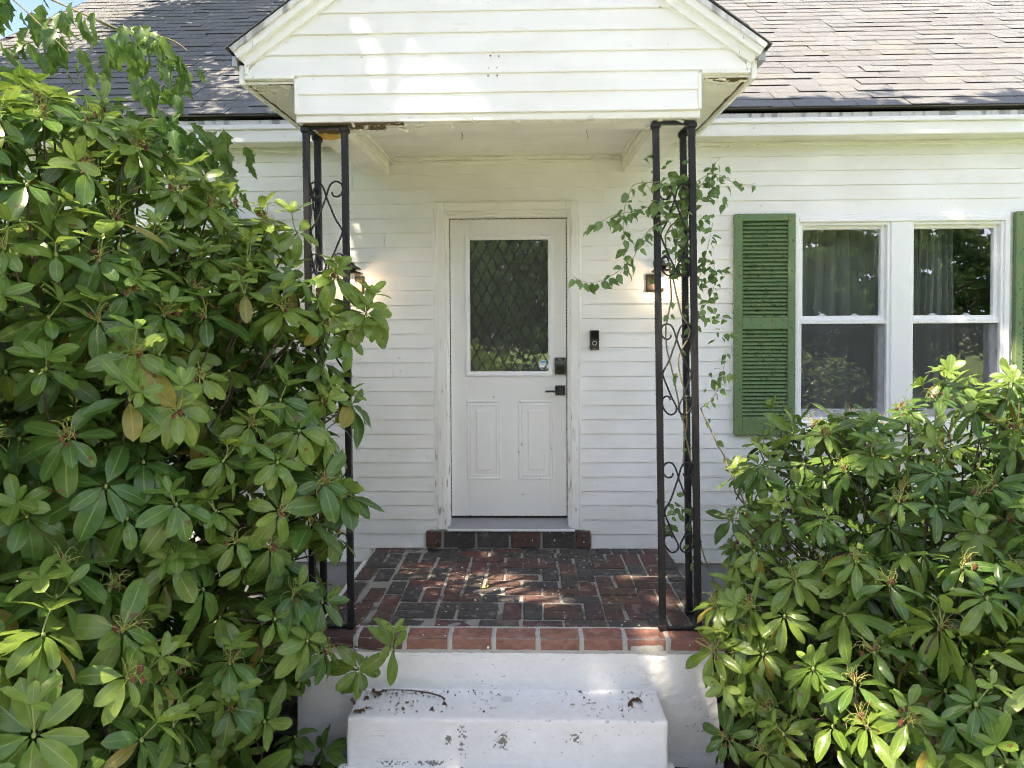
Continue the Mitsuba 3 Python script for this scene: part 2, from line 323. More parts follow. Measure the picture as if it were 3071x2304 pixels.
add('driveway', sheet(np.linspace(-16, 16, 60), np.linspace(-7.9, -5.0, 9), lambda x, y: np.maximum(ground_z(x, y), GZ) + .035), 'gravel', True)
labels['driveway'] = {'label': 'pale gravel driveway crossing before the house', 'category': 'driveway', 'kind': 'structure'}
add('path', rough_box(-1.5, 1.3, -4.95, -1.75, GZ - .2, GZ + .07, .02, .12, .003, 5), 'walk_concrete', 40)
labels['path'] = {'label': 'pale concrete walk leading up to the steps', 'category': 'path', 'kind': 'structure'}

# ------------------------------------------------------------------ house
W, ROW = 0.15, 0.0991
HX0, HX1 = -4.58, 6.2
house = thing('house', 'white clapboard house with a grey shingle roof, a lattice glass door and green shutters', 'house')
H = house + '__'
def board(xl0, xr0, xl1, xr1, z0, z1, y, key, bsdf='white_siding', lap=.011):
    """One clapboard: thick lower edge, thin upper edge; trapezoid outline, small arris at the butt."""
    a, b = y - lap + rng.uniform(-.0008, .0008), y - .003
    v = np.array([[xl0, a + .0015, z0], [xr0, a + .0015, z0], [xr0, a, z0 + .002], [xl0, a, z0 + .002], [xr1, b, z1], [xl1, b, z1],
                  [xl0, y + .002, z0], [xr0, y + .002, z0], [xr1, y + .002, z1], [xl1, y + .002, z1]], float)
    sag = (meshkit.noise(np.stack([v[:, 0] * 1.3, v[:, 0] * 0 + z0 * 31, v[:, 0] * 0], 1)) - .5) * .0012
    v[:, 2] += sag
    f = np.array([[0, 1, 2], [0, 2, 3], [3, 2, 4], [3, 4, 5], [6, 8, 7], [6, 9, 8], [0, 6, 7], [0, 7, 1], [5, 4, 8], [5, 8, 9],
                  [1, 7, 2], [2, 7, 8], [2, 8, 4], [0, 3, 6], [3, 9, 6], [3, 5, 9]])
    return add(key, (v, f), bsdf)
WIN_R, WIN_L = (1.812, 3.238), (-3.59, -2.165)
DOOR = (-.622, .350)
OPEN = [(WIN_R, .80, 2.283), (WIN_L, .80, 2.283), (DOOR, -.2, 2.385)]
seams = {26: [-1.09, .66], 25: [-1.20, .56], 24: [.52], 22: [1.805], 21: [1.805, -.98], 12: [-.93], 6: [1.1], 2: [-1.3], 15: [.9]}
for i in range(-1, 28):
    z0 = .001 + ROW * i; z1 = z0 + ROW + .012
    segs = [(HX0, HX1)]
    cuts = [o for o in OPEN if o[1] < z0 + ROW * .5 and o[2] > z0 + ROW * .55]
    if i == 0: cuts.append(((-.722, .438), 0, .1))
    if i == -1: cuts.append(((-1.1, .955), -.2, 0))
    for (c0, c1), _, _ in cuts:
        segs = [s for a, b in segs for s in ((a, min(b, c0)), (max(a, c1), b)) if s[1] - s[0] > .02]
    for s in seams.get(i, []) + [(-4.0 + (i * 37 % 11) * .17), 4.1 + (i * 29 % 13) * .13]:
        segs = [q for a, b in segs for q in (((a, s - .001), (s + .001, b)) if a + .05 < s < b - .05 else ((a, b),))]
    for a, b in segs:
        board(a, b, a, b, z0, z1, W, H + 'wall__clapboard')
core = [(HX0, WIN_L[0], -.1, 2.9), (WIN_L[0], WIN_L[1], -.1, .80), (WIN_L[0], WIN_L[1], 2.283, 2.9), (WIN_L[1], DOOR[0], -.1, 2.9),
        (DOOR[0], DOOR[1], 2.385, 2.9), (DOOR[1], WIN_R[0], -.1, 2.9), (WIN_R[0], WIN_R[1], -.1, .80), (WIN_R[0], WIN_R[1], 2.283, 2.9), (WIN_R[1], HX1, -.1, 2.9)]
add(H + 'wall__sheathing', cat([box(a + .0005, b - .0005, W + .004, W + .13, c, d) for a, b, c, d in core]), 'white_trim')
add(H + 'wall__side_wall', cat([box(HX0 - .002, HX0 + .1, W + .14, 7.6, -.1, 2.95), box(HX1 - .1, HX1, W + .14, 7.6, -.1, 2.95), box(HX0 + .11, HX1 - .11, 7.5, 7.6, -.1, 2.95)]), 'white_siding')
# gable ends under the roof
SL = .78
EY, EZ = -.055, 2.945                 # eave line of the main roof (top of the deck edge)
rz = lambda y: EZ + SL * (y - EY)
RY = 3.95
for x0, x1 in ((HX0 + .001, HX0 + .1), (HX1 - .1, HX1 - .001)):
    add(H + 'wall__gable_end', prism([(W + .2, 2.90), (7.6, 2.90), (RY, rz(RY) - .06)], 'x', x0, x1), 'white_siding')
add(H + 'foundation', cat([box(HX0 + .02, -1.12, W + .02, W + .25, -1.0, -.09), box(.93, HX1 - .02, W + .02, W + .25, -1.0, -.09), box(-1.12, .93, W + .15, W + .3, -1.0, .05)]), 'foundation_grey')
# interior seen through the panes
IY = W + .135
room = [box(HX0 + .12, HX1 - .12, IY + 3.6, IY + 3.7, .05, 2.62), box(HX0 + .12, HX1 - .12, IY, IY + 3.7, 2.62, 2.70), box(.95, 1.05, IY, IY + 3.6, .06, 2.62), box(-1.15, -1.05, IY, IY + 3.6, .06, 2.62)]
add(H + 'room', cat(room), 'interior_wall')
add(H + 'room_floor', box(HX0 + .12, HX1 - .12, IY, IY + 3.7, -.02, .05), 'interior_floor')

# eaves: soffit, crown, fascia boards, streaked strip
for a, b in ((HX0 - .16, -1.405), (1.118, HX1 + .16)):
    add(H + 'eave__soffit', box(a, b, -.02, W + .003, 2.772, 2.785), 'ceiling_paint')
    add(H + 'eave__crown_strip', cbox(a, b, W - .028, W - .002, 2.742, 2.7715, .006), 'white_siding')
    add(H + 'eave__fascia', cbox(a, b, -.028, -.004, 2.766, 2.846, .003), 'white_siding')
    add(H + 'eave__fascia_cap', cbox(a, b, -.046, -.003, 2.8465, 2.879, .004), 'vinyl_white')
    add(H + 'eave__streaked_strip', cbox(a, b, -.030, .002, 2.8795, 2.912, .002), 'streaked_strip')
    nails = [lathe([(.0035, 0), (.0035, .003), (0, .003)], (x, -.0485, 2.865), 'y', 8) for x in np.arange(a + .12, b, .41)] + \
            [lathe([(.0035, 0), (.0035, .003), (0, .003)], (x, -.0305, 2.80), 'y', 8) for x in np.arange(a + .13, b, .43)]
    add(H + 'eave__nail_heads', cat(nails), 'grey_metal')
# main roof
def roofplane(s, h):                 # s up the slope from the eave, h above the deck
    c, n = 1 / math.hypot(1, SL), SL / math.hypot(1, SL)
    return EY + s * c - h * n, EZ + s * n + h * c
SLEN = (RY - EY) * math.hypot(1, SL)
def slab(x0, x1, s0, s1, h0, h1):
    P = [roofplane(s0, h0), roofplane(s1, h0), roofplane(s1, h1), roofplane(s0, h1)]
    return prism(P, 'x', x0, x1)
add(H + 'roof__deck', cat([slab(HX0 - .17, HX1 + .17, .012, SLEN, -.03, -.002), prism([(RY, rz(RY) - .03), (7.9, EZ - .03), (7.9, EZ), (RY, rz(RY))], 'x', HX0 - .17, HX1 + .17)]), 'asphalt_edge')
add(H + 'roof__rake_board', cat([prism([(EY, EZ - .09), (RY, rz(RY) - .09), (RY, rz(RY) - .032), (EY, EZ - .032)], 'x', x, x + .025) for x in (HX0 - .165, HX1 + .14)]), 'white_trim')
add(H + 'roof__starter_edge', cat([slab(a, b, -.022, .16, -.006, .002) for a, b in ((HX0 - .18, -1.2), (.9, HX1 + .18))]), 'starter_grey')
EXP = .1375
first, rest, under = [], {k: [] for k in SH}, []
for r in range(32):
    s0 = r * EXP - .018
    if s0 > 3.9: break
    x = HX0 - .19 + rng.uniform(0, .2)
    while x < HX1 + .18:
        w = rng.choice([.15, .18, .21, .24, .26, .28]); x1 = min(x + w, HX1 + .18)
        th = rng.choice([.005, .0065, .0085, .0115]); j = rng.normal(0, .0012); k = SH[rng.choice([0, 0, 1, 2])]
        c, n = 1 / math.hypot(1, SL), SL / math.hypot(1, SL)
        lo, hi = s0 + j, s0 + EXP * 1.25
        P = lambda s, h: roofplane(s, h)
        yz = [P(lo, th * .75), P(lo, .0012 + th), P(hi, .0035), P(hi, 0)]
        uz = [P(lo - .0016, .0005), P(lo - .0016, th * .86), P(lo + .05, th * .7), P(lo + .05, 0)]
        sk = rng.normal(0, .004); g = .0022
        v = np.array([[xx, y, z] for xx, q in ((x + g, 0), (x1 - g, 1)) for y, z in yz]); v[[2, 3, 6, 7], 0] += sk
        v[[1, 5], 2] += rng.normal(0, .0007, 2)
        f = np.array([[0, 1, 5], [0, 5, 4], [1, 2, 6], [1, 6, 5], [0, 3, 2], [0, 2, 1], [4, 5, 6], [4, 6, 7]])
        uv_ = np.array([[xx, y, z] for xx in (x + .0004, x1 - .0004) for y, z in uz]); under.append((uv_, np.array([[0, 1, 5], [0, 5, 4], [1, 2, 6], [1, 6, 5], [0, 3, 1], [3, 2, 1], [4, 5, 7], [7, 5, 6]])))
        vis = (x1 < -1.15 - max(0, 0) or x > .85) and HX0 - .2 < x < 4.6
        size = w / (np.linalg.norm(np.array([(x + x1) / 2, yz[0][0], yz[0][1]]) - CAM)) ** 1.5
        if vis and r < 17: first.append((size - (2 if x < -3.6 or x > 3.9 else 0), v, f, k))
        else: rest[k].append((v, f))
        x = x1
first.sort(key=lambda t: -t[0])
for _, v, f, k in first[:300]: add(H + 'roof__shingle', (v, f), k)
for _, v, f, k in first[300:]: rest[k].append((v, f))
key = add(H + 'roof__asphalt_layer', cat(under), 'asphalt_edge'); labels[key] = {'label': 'dark butt edges of the shingles', 'kind': 'stuff'}
for k in SH:
    key = add(H + 'roof__shingle_field', cat(rest[k]), k); labels[key] = {'label': 'upper courses of asphalt shingles', 'kind': 'stuff'}

# ------------------------------------------------------------------ windows and shutters of the house
def window(x0, name):
    n = numbered(H + 'window'); N = n + '__'; X = lambda a: x0 + a - 1.812
    tr = frame(X(1.812), X(3.238), .80, 2.283, (.028, .034, .05, .03), W - .030, W + .01, .004)
    tr += [cbox(X(1.836), X(3.206), W - .036, W + .01, 2.226, 2.2545, .004), cbox(X(2.452), X(2.585), W - .028, W + .012, .851, 2.226, .004)]
    add(N + 'casing', cat(tr), 'vinyl_white')
    add(N + 'sill', cat([cbox(X(1.79), X(3.26), W - .055, W, .79, .835, .006), cbox(X(1.84), X(3.2), W - .042, W + .01, .8355, .875, .004)]), 'vinyl_white')
    for k, (a, b) in enumerate(((1.838, 2.452), (2.585, 3.206))):
        add(N + 'frame', cat(frame(X(a), X(b), .872, 2.228, (.022, .022, .03, .022), W - .018, W + .06, .003)), 'vinyl_white')
        lo, up = (a + .016, b - .016), (a + .014, b - .022)
        add(N + 'upper_sash', cat(frame(X(up[0]), X(up[1]), 1.566, 2.212, (.026, .026, .03, .028), W + .012, W + .05, .003)), 'vinyl_white')
        add(N + 'lower_sash', cat(frame(X(lo[0]), X(lo[1]), .885, 1.592, (.027, .020, .07, .05), W + .0515, W + .085, .003) + [cbox(X(a + .01), X(b - .006), W - .003, W + .0115, 1.541, 1.571, .003)]), 'vinyl_white')
        q = lambda xa, xb, za, zb, y: (np.array([[X(xa), y, za], [X(xb), y, za], [X(xb), y, zb], [X(xa), y, zb]]), np.array([[0, 1, 2, 3]]))
        add(N + 'pane', q(up[0] + .02, up[1] - .02, 1.59, 2.19, W + .03), 'window_glass')
        add(N + 'pane', q(lo[0] + .02, lo[1] - .015, .94, 1.55, W + .068), 'window_glass')
        add(N + 'insect_screen', q(a + .02, b - .02, .89, 1.545, W + .008), 'screen_mesh')
        for xx in (.30, .66):
            cx = a + (b - a) * xx
            add(N + 'sash_lock', cat([cbox(X(cx - .028), X(cx + .028), W + .036, W + .052, 1.592, 1.604, .004), cbox(X(cx - .016), X(cx + .016), W + .038, W + .05, 1.603, 1.612, .004)]), 'vinyl_white')
    return n
window(1.812, 'right'); window(-3.59, 'left')
def curtain(x0, x1, seed, amp=.022):
    r = np.random.default_rng(seed); n = 90; t = np.linspace(0, 1, n)
    ph = np.cumsum(r.uniform(.10, .55, n)); y = W + .24 + amp * np.sin(ph) + .3 * amp * np.sin(2.3 * ph + 1)
    zs = np.linspace(.35, 2.33, 12); X = x0 + (x1 - x0) * t
    v = np.array([[X[i] + .01 * math.sin(3 * z + i * .05), y[i] * 1 + (2.3 - z) * .012 * math.sin(ph[i] * .7), z] for z in zs for i in range(n)])
    i = np.arange(12 * n).reshape(12, n)
    return v, np.stack([i[:-1, :-1], i[:-1, 1:], i[1:, 1:], i[1:, :-1]], -1).reshape(-1, 4)
for a, b, s in ((1.76, 1.93, 1), (1.965, 2.50, 2), (2.55, 2.78, 3), (2.80, 3.03, 4), (-3.6, -2.2, 5)):
    add(H + 'curtain', curtain(a, b, s), 'curtain_sheer', True)
def shutter(x0, w=.406):
    n = numbered(H + 'shutter'); N = n + '__'; x1 = x0 + w
    ya, yb = W - .052, W - .014
    fr = [cbox(x0, x0 + .052, ya, yb, .79, 2.284, .004), cbox(x1 - .05, x1, ya, yb, .79, 2.284, .004)]
    for za, zb in ((.79, .898), (1.506, 1.584), (2.236, 2.284)): fr.append(cbox(x0 + .0515, x1 - .0495, ya + .0012, yb, za, zb, .003))
    add(N + 'frame', cat(fr), 'green_paint')
    add(N + 'screw', cat([lathe([(.005, 0), (.005, .003), (0, .004)], (x, ya - .003, z), 'y', 8) for x in (x0 + .028, x1 - .026) for z in (.83, 1.545, 2.262)]), 'black_iron')
    for za, zb in ((.898, 1.506), (1.584, 2.236)):
        m = int(round((zb - za) / .0267)); p = (zb - za) / m
        for i in range(m):
            z = za + p * (i + .5); t = math.radians(47 + rng.normal(0, 1.2)); c, s = math.cos(t), math.sin(t); hw, ht = .0185, .0032
            yc = (ya + yb) / 2 + .002
            poly = [(yc - hw * c - ht * s, z - hw * s + ht * c), (yc - hw * c + ht * s, z - hw * s - ht * c), (yc + hw * c + ht * s, z + hw * s - ht * c), (yc + hw * c - ht * s, z + hw * s + ht * c)]
            v = np.array([[x, y, zz + rng.normal(0, .0006)] for x in (x0 + .0505, x1 - .0485) for y, zz in poly])
            f = np.array([[0, 1, 2, 3], [4, 7, 6, 5], [0, 4, 5, 1], [1, 5, 6, 2], [2, 6, 7, 3], [3, 7, 4, 0]])
            add(N + 'slat', (v, f), 'green_paint')
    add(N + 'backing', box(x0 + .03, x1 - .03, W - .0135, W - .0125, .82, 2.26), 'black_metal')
    return n
for x0 in (1.401, 3.262, -2.150): shutter(x0)

# ------------------------------------------------------------------ door of the house
D = H + 'door__'
cs = [cbox(-.622, -.567, W - .028, W + .03, .135, 2.385, .004), cbox(.297, .350, W - .028, W + .03, .135, 2.385, .004), cbox(-.5665, .2965, W - .0275, W + .03, 2.326, 2.385, .004)]
add(H + 'door_casing__outer_casing', cat(cs), 'white_trim')
add(H + 'door_casing__side_strip', cat([cbox(-.641, -.6235, W - .020, W, .15, 2.36, .003), cbox(.3515, .366, W - .020, W, .15, 2.30, .003)]), 'white_trim')
add(H + 'door_casing__brick_mould', cat(frame(-.5675, .2975, -.3, 2.3265, (.016, .016, .01, .018), W - .018, W + .10, .004)[:2] + [cbox(-.5515, .2815, W - .0177, W + .10, 2.308, 2.3262, .004)]), 'white_trim')
add(H + 'door_casing__jamb', cat([box(-.5525, -.542, W - .004, W + .125, .15, 2.3), box(.277, .2822, W - .004, W + .125, .15, 2.3), box(-.5419, .2769, W - .003, W + .125, 2.291, 2.3075)]), 'white_trim')
add(H + 'door_casing__cap_flashing', cat([cbox(-.63, .357, W - .033, W, 2.3855, 2.392, .002)]), 'worn_paint')
DY = W + .068
gx0, gx1, gz0, gz1 = -.400, .146, 1.225, 2.140
slabparts = [cbox(-.5365, gx0 - .012, DY, DY + .044, .206, 2.2845, .003), cbox(gx1 + .012, .2715, DY, DY + .044, .206, 2.2845, .003),
             box(gx0 - .013, gx1 + .013, DY + .0005, DY + .044, .207, gz0 - .012), box(gx0 - .013, gx1 + .013, DY + .0005, DY + .044, gz1 + .012, 2.284)]
add(D + 'slab', cat(slabparts), 'door_paint')
ring = lambda x0, x1, z0, z1, y, prof: (lambda v, f: (v, f[:-1]))(*nested(x0, x1, z0, z1, y, prof))
add(D + 'glass_frame', ring(-.437, .183, 1.186, 2.178, DY, [(0, 0), (.003, .010), (.010, .013), (.020, .013), (.028, .009), (.031, .006), (.036, .004), (.0375, -.006)]), 'vinyl_white')
add(D + 'pane', (np.array([[gx0 - .01, DY + .012, gz0 - .01], [gx1 + .01, DY + .012, gz0 - .01], [gx1 + .01, DY + .012, gz1 + .01], [gx0 - .01, DY + .012, gz1 + .01]]), np.array([[0, 1, 2, 3]])), 'door_glass')
add(D + 'privacy_shade', box(gx0 - .02, gx1 + .02, DY + .046, DY + .049, gz0 - .02, gz1 + .02), 'door_shade')
from shapely.geometry import LineString, box as sbox
rect = sbox(gx0, gz0, gx1, gz1); dx, dz = .0769, .149
for sgn in (1, -1):
    for k in range(-22, 23):
        x, z = -.3965 + k * dx, 2.027
        L = LineString([(x - 20 * dx, z - sgn * 20 * dz), (x + 20 * dx, z + sgn * 20 * dz)]).intersection(rect)
        if L.is_empty or L.length < .03: continue
        (a, b), (c, d) = L.coords[0], L.coords[-1]; e = np.array([c - a, d - b]); e /= np.linalg.norm(e); q = np.array([-e[1], e[0]]) * .0034
        yy = DY + (.0085 if sgn > 0 else .0088)
        v = np.array([[u + s * q[0], yy - h, w + s * q[1]] for h in (0, .002) for u, w in ((a, b), (c, d)) for s in (-1, 1)])
        add(D + 'lattice_bar', (v, np.array([[4, 5, 7, 6], [0, 4, 6, 2], [1, 3, 7, 5], [0, 1, 5, 4], [2, 6, 7, 3]])), 'black_metal')
for x0, x1 in ((-.428, -.187), (-.066, .185)):
    add(D + 'panel', nested(x0, x1, .463, 1.019, DY, [(0, -.0005), (.003, .004), (.010, .005), (.017, .001), (.020, .0015), (.030, .0045), (.036, .002), (.040, .0012), (.066, .0015), (.070, .0055), (.073, .006)]), 'door_paint')
add(D + 'weather_strip', cat([box(-.5418, -.5368, DY + .006, DY + .04, .2, 2.29), box(.2718, .2768, DY + .006, DY + .04, .2, 2.29), box(-.5367, .2717, DY + .006, DY + .04, 2.2848, 2.2905)]), 'black_metal')
add(D + 'bottom_sweep', cbox(-.535, .272, DY + .004, DY + .04, .193, .2055, .002), 'black_metal')
lk = D + 'keypad_lock'
add(lk, cbox(.1895, .266, DY - .026, DY, 1.200, 1.318, .005), 'black_metal')
add(lk + '__cylinder', lathe([(.0245, .004), (.0245, -.006), (.021, -.010), (.0175, -.010), (.0175, -.013), (0, -.014)], (.228, DY - .026, 1.234), 'y', 24), 'black_gloss')
add(lk + '__key_button', cat([cbox(.2015 + .0132 * i - .003, .2015 + .0132 * i + .003, DY - .0275, DY - .0262, z - .003, z + .003, .001) for i in range(5) for z in (1.293, 1.279)]), 'key_pale')
add(lk + '__brand_print', cat([cbox(.2165 + .0085 * i, .2235 + .0085 * i, DY - .0272, DY - .0262, 1.3045, 1.3092, .0008) for i in range(3)]), 'key_pale')
lv = D + 'lever_handle'
add(lv, cbox(.1925, .2625, DY - .010, DY, 1.054, 1.124, .003), 'black_metal')
add(lv + '__hub', lathe([(.020, 0), (.020, -.012), (.014, -.014), (.012, -.04), (.0125, -.052), (0, -.054)], (.228, DY - .010, 1.088), 'y', 20), 'black_metal')
add(lv + '__bar', cbox(.122, .236, DY - .062, DY - .050, 1.079, 1.0925, .003), 'black_metal')
st = D + 'security_sticker'
def octa(r, c, y, lo=-9, hi=9):
    P = sbox(-9, lo, 9, hi).intersection(__import__('shapely').geometry.Polygon([(c[0] * 0 + r * math.cos(math.pi / 8 + k * math.pi / 4), r * math.sin(math.pi / 8 + k * math.pi / 4)) for k in range(8)]))
    v, f = trimesh.creation.triangulate_polygon(P, engine='earcut')
    return np.column_stack([v[:, 0] + c[0], np.full(len(v), y), v[:, 1] + c[1]]), f
mat('sticker_white', (.78, .78, .78), .4); mat('sticker_blue', (.10, .33, .62), .4); mat('sticker_navy', (.05, .09, .16), .4); mat('sticker_print', (.42, .27, .20), .4)
C0 = (.113, 1.266)
add(st, octa(.036, C0, DY + .0075), 'sticker_white')
add(st + '__blue_band', octa(.0325, C0, DY + .0071, .012, .04), 'sticker_blue')
add(st + '__navy_band', octa(.0325, C0, DY + .0071, -.04, -.0165), 'sticker_navy')
def lettering(text, h, x, y, z, depth=.0006):
    m = meshkit.text_mesh(text, h, depth, True); w = m.bounds[1][0] - m.bounds[0][0]
    v = np.array(m.vertices); v = np.column_stack([v[:, 0] - w / 2 + x, y - v[:, 2], v[:, 1] + z]); return v, np.array(m.faces)
add(st + '__lettering', lettering('ring', .0115, .113, DY + .0071, 1.263), 'sticker_print')
add(H + 'threshold', prism([(W - .035, .128), (W - .035, .1425), (W - .028, .147), (W + .075, .190), (W + .12, .190), (W + .12, .128)], 'x', -.553, .318), 'grey_metal')
add(H + 'threshold__nosing', cbox(-.556, .321, W - .043, W - .0355, .127, .1432, .002), 'vinyl_white')

bell = thing('doorbell', 'dark bronze video doorbell with a white ringed button on the siding right of the door', 'doorbell')
add(bell + '__body', cbox(.4265, .4895, W - .036, W - .006, 1.373, 1.506, .005), 'bronze')
add(bell + '__lens_window', cbox(.432, .484, W - .0375, W - .0355, 1.447, 1.499, .003), 'black_gloss')
add(bell + '__button', lathe([(.0115, .002), (.0115, -.001), (.009, -.0016), (0, -.0016)], (.458, W - .0365, 1.418), 'y', 24), 'black_gloss')
add(bell + '__button_ring', lathe([(.0150, .002), (.0150, -.0012), (.0120, -.0012), (.0120, .002)], (.458, W - .0365, 1.418), 'y', 28), 'sticker_white')
add(bell + '__lettering', lettering('ring', .0065, .458, W - .0361, 1.379), 'key_pale')

# ------------------------------------------------------------------ portico
port = thing('portico', 'small gabled porch roof of white clapboard with peeling paint over the front door', 'portico')
P_ = port + '__'
FY, CX, PS = -1.20, -.143, .725
tilt = lambda v: np.column_stack([v[:, 0], v[:, 1], v[:, 2] + .054 * (v[:, 1] + 1.19)])
def tl(mesh): v, f = mesh; return tilt(np.asarray(v)), f
lx = lambda z: max(-1.368, -1.369 + (z - 2.784) / PS); rx = lambda z: min(1.071, 1.072 - (z - 2.769) / PS)
zr = [2.545, 2.641, 2.733, 2.832, 2.930, 3.032, 3.131, 3.230, 3.330, 3.429, 3.528, 3.628, 3.72]
for i in range(len(zr) - 1):
    z0, z1 = zr[i], zr[i + 1] + .010
    if i < 2: xs = (-1.112, .824, -1.112, .824)
    else: xs = (lx(z0), rx(z0), lx(z1), rx(z1))
    if xs[2] >= xs[3]: xs = (xs[0], xs[1], CX - .005, CX + .005)
    board(*xs, z0, z1, FY, P_ + 'gable__clapboard', lap=.014)
add(P_ + 'gable__frame', cat([prism([(-1.125, 2.512), (.837, 2.512), (.837, 2.715), (-1.125, 2.715)], 'y', FY + .003, FY + .05),
                              prism([(-1.366, 2.7155), (1.069, 2.7155), (1.069, 2.77), (CX, 3.66), (-1.366, 2.78)], 'y', FY + .003, FY + .05)]), 'white_trim')
for q in ((-1.128, -1.1115, FY - .018, FY + .04, 2.545, 2.7165), (.8235, .840, FY - .018, FY + .04, 2.545, 2.7165), (-1.372, -1.352, FY - .02, FY + .04, 2.738, 2.80), (1.055, 1.075, FY - .02, FY + .04, 2.733, 2.79)):
    add(P_ + 'gable__corner_trim', cbox(*q, .003), 'white_trim')
for q in ((-1.372, -1.1285, FY - .018, FY + .04, 2.717, 2.7375), (.8405, 1.073, FY - .018, FY + .04, 2.712, 2.7325)): add(P_ + 'gable__trim_strip', cbox(*q, .003), 'white_trim')
add(P_ + 'gable__screw_hole', cat([lathe([(.0042, 0), (.0042, -.0015), (0, -.0018)], (x, FY - .0105, z), 'y', 10) for x, z in ((-.172, 2.815), (-.132, 2.812), (-.18, 2.754), (-.161, 2.747), (-.142, 2.754), (-.184, 2.7195), (-.14, 2.7195))]), 'rot_wood')
apex = 2.852 + PS * (CX + 1.424)
def rake(lo, tipL, tipR, th0, th1, y0, y1, bsdf, key):
    for tip, s in ((tipL, 1), (tipR, -1)):
        top = tip[1] + PS * abs(CX - tip[0]); n = np.array([s * PS, -1.0]) / math.hypot(1, PS)
        k = lo / math.hypot(1, PS)
        poly = [(tip[0], tip[1]), (CX, top), (CX, top - lo), (tip[0] + n[0] * k, tip[1] + n[1] * k)]
        add(P_ + key, prism(poly, 'y', y0, y1), bsdf)
rake(.030, (-1.424, 2.852), (1.138, 2.830), 0, 0, FY - .066, FY + .03, 'streaked_strip', 'drip_edge')
rake(.062, (-1.419, 2.846), (1.133, 2.824), 0, 0, FY - .052, FY + .02, 'white_trim', 'rake_moulding')
rake(.060, (-1.388, 2.814), (1.102, 2.794), 0, 0, FY - .028, FY + .01, 'white_trim', 'rake_board')
# roof deck with its own shingles
for s in (-1, 1):
    xe = -1.424 if s < 0 else 1.138; ze = 2.852 if s < 0 else 2.83
    deck = [(xe, ze + .004), (CX, apex + .002), (CX, apex - .03), (xe, ze - .02)]
    add(P_ + 'roof__deck', prism(deck, 'y', FY - .05, 2.9), 'asphalt_edge')
    L = math.hypot(CX - xe, apex - ze); c, n = abs(CX - xe) / L, (apex - ze) / L; sh = []
    for r in range(int(L / EXP) + 1):
        y = FY - .074
        while y < 2.6:
            w = rng.choice([.2, .25, .3]); a, b = r * EXP - .02, min(r * EXP + EXP * 1.2, L + .01); th = rng.choice([.004, .006])
            q = [(a, .001), (a, .002 + th), (b, .004), (b, .001)]
            v = np.array([[xe - s * (t * c + h * n * -1) if False else xe - s * t * c + s * h * n, yy, ze + .003 + t * n + h * c] for yy in (y + .001, y + w - .001) for t, h in q])
            sh.append((v, np.array([[0, 1, 2, 3], [4, 7, 6, 5], [0, 4, 5, 1], [1, 5, 6, 2], [2, 6, 7, 3]]))); y += w
    key = add(P_ + 'roof__shingles', cat(sh), SH[2]); labels[key] = {'label': 'dark shingle edges along the porch rake', 'kind': 'stuff'}
add(P_ + 'roof__ridge_cap', prism([(CX - .12, apex - .07), (CX, apex + .022), (CX + .12, apex - .07), (CX, apex + .008)], 'y', FY - .085, 2.7), SH[2])
# eave returns: soffits, side fascias
for x0, x1, nm in ((-1.375, -1.110, 'left'), (.822, 1.078, 'right')):
    add(P_ + 'soffit', tl(box(x0, x1, FY + .004, W - .03, 2.700, 2.712)), 'ceiling_paint')
add(P_ + 'side_fascia', tl(cbox(-1.402, -1.3755, FY - .01, W - .04, 2.694, 2.79, .004)), 'white_trim')
add(P_ + 'side_fascia', tl(cbox(1.0785, 1.105, FY - .01, W - .04, 2.688, 2.78, .004)), 'white_trim')
for q in ((-1.428, -1.403, FY - .03, W - .05, 2.775, 2.83), (1.106, 1.14, FY - .03, W - .05, 2.765, 2.815)): add(P_ + 'eave_gutter_edge', tl(cbox(*q, .004)), 'grey_metal')
# beams, ceiling
add(P_ + 'front_beam', cat([box(-1.108, .820, FY + .051, FY + .165, 2.507, 2.71)]), 'ceiling_paint')
add(P_ + 'front_board', cbox(-1.118, .830, FY - .004, FY + .0505, 2.5065, 2.5405, .004), 'worn_paint')
for a, b in ((-1.108, -.945), (.655, .820)):
    add(P_ + 'side_beam', tl(cbox(a, b, FY + .166, W - .004, 2.507, 2.71, .004)), 'ceiling_paint')
    q = b - .006 if a < 0 else a - .022
    add(P_ + 'beam_moulding', tl(cbox(b if a < 0 else a - .012, (b + .012) if a < 0 else a, FY + .17, W - .03, 2.545, 2.562, .004)), 'worn_paint')
    add(P_ + 'beam_moulding', tl(cbox(b if a < 0 else a - .02, (b + .02) if a < 0 else a, FY + .17, W - .03, 2.60, 2.625, .006)), 'worn_paint')
add(P_ + 'ceiling', tl(box(-1.10, .815, FY + .05, W - .002, 2.626, 2.636)), 'ceiling_paint')
add(P_ + 'crown_moulding', cat([cbox(-.93, .64, W - .045, W, 2.672, 2.698, .008), cbox(-.93, .64, W - .03, W, 2.652, 2.6715, .006)]), 'worn_paint')
for x, y in ((-.377, -.553), (.353, -.522)):
    z = 2.626 + .054 * (y + 1.19)
    add(P_ + 'wire_hook', tube(spline([(x, y, z + .01), (x, y, z - .012), (x + .006, y, z - .03), (x + .003, y, z - .046), (x - .003, y, z - .05)], 12), .0016, 5), 'black_iron')
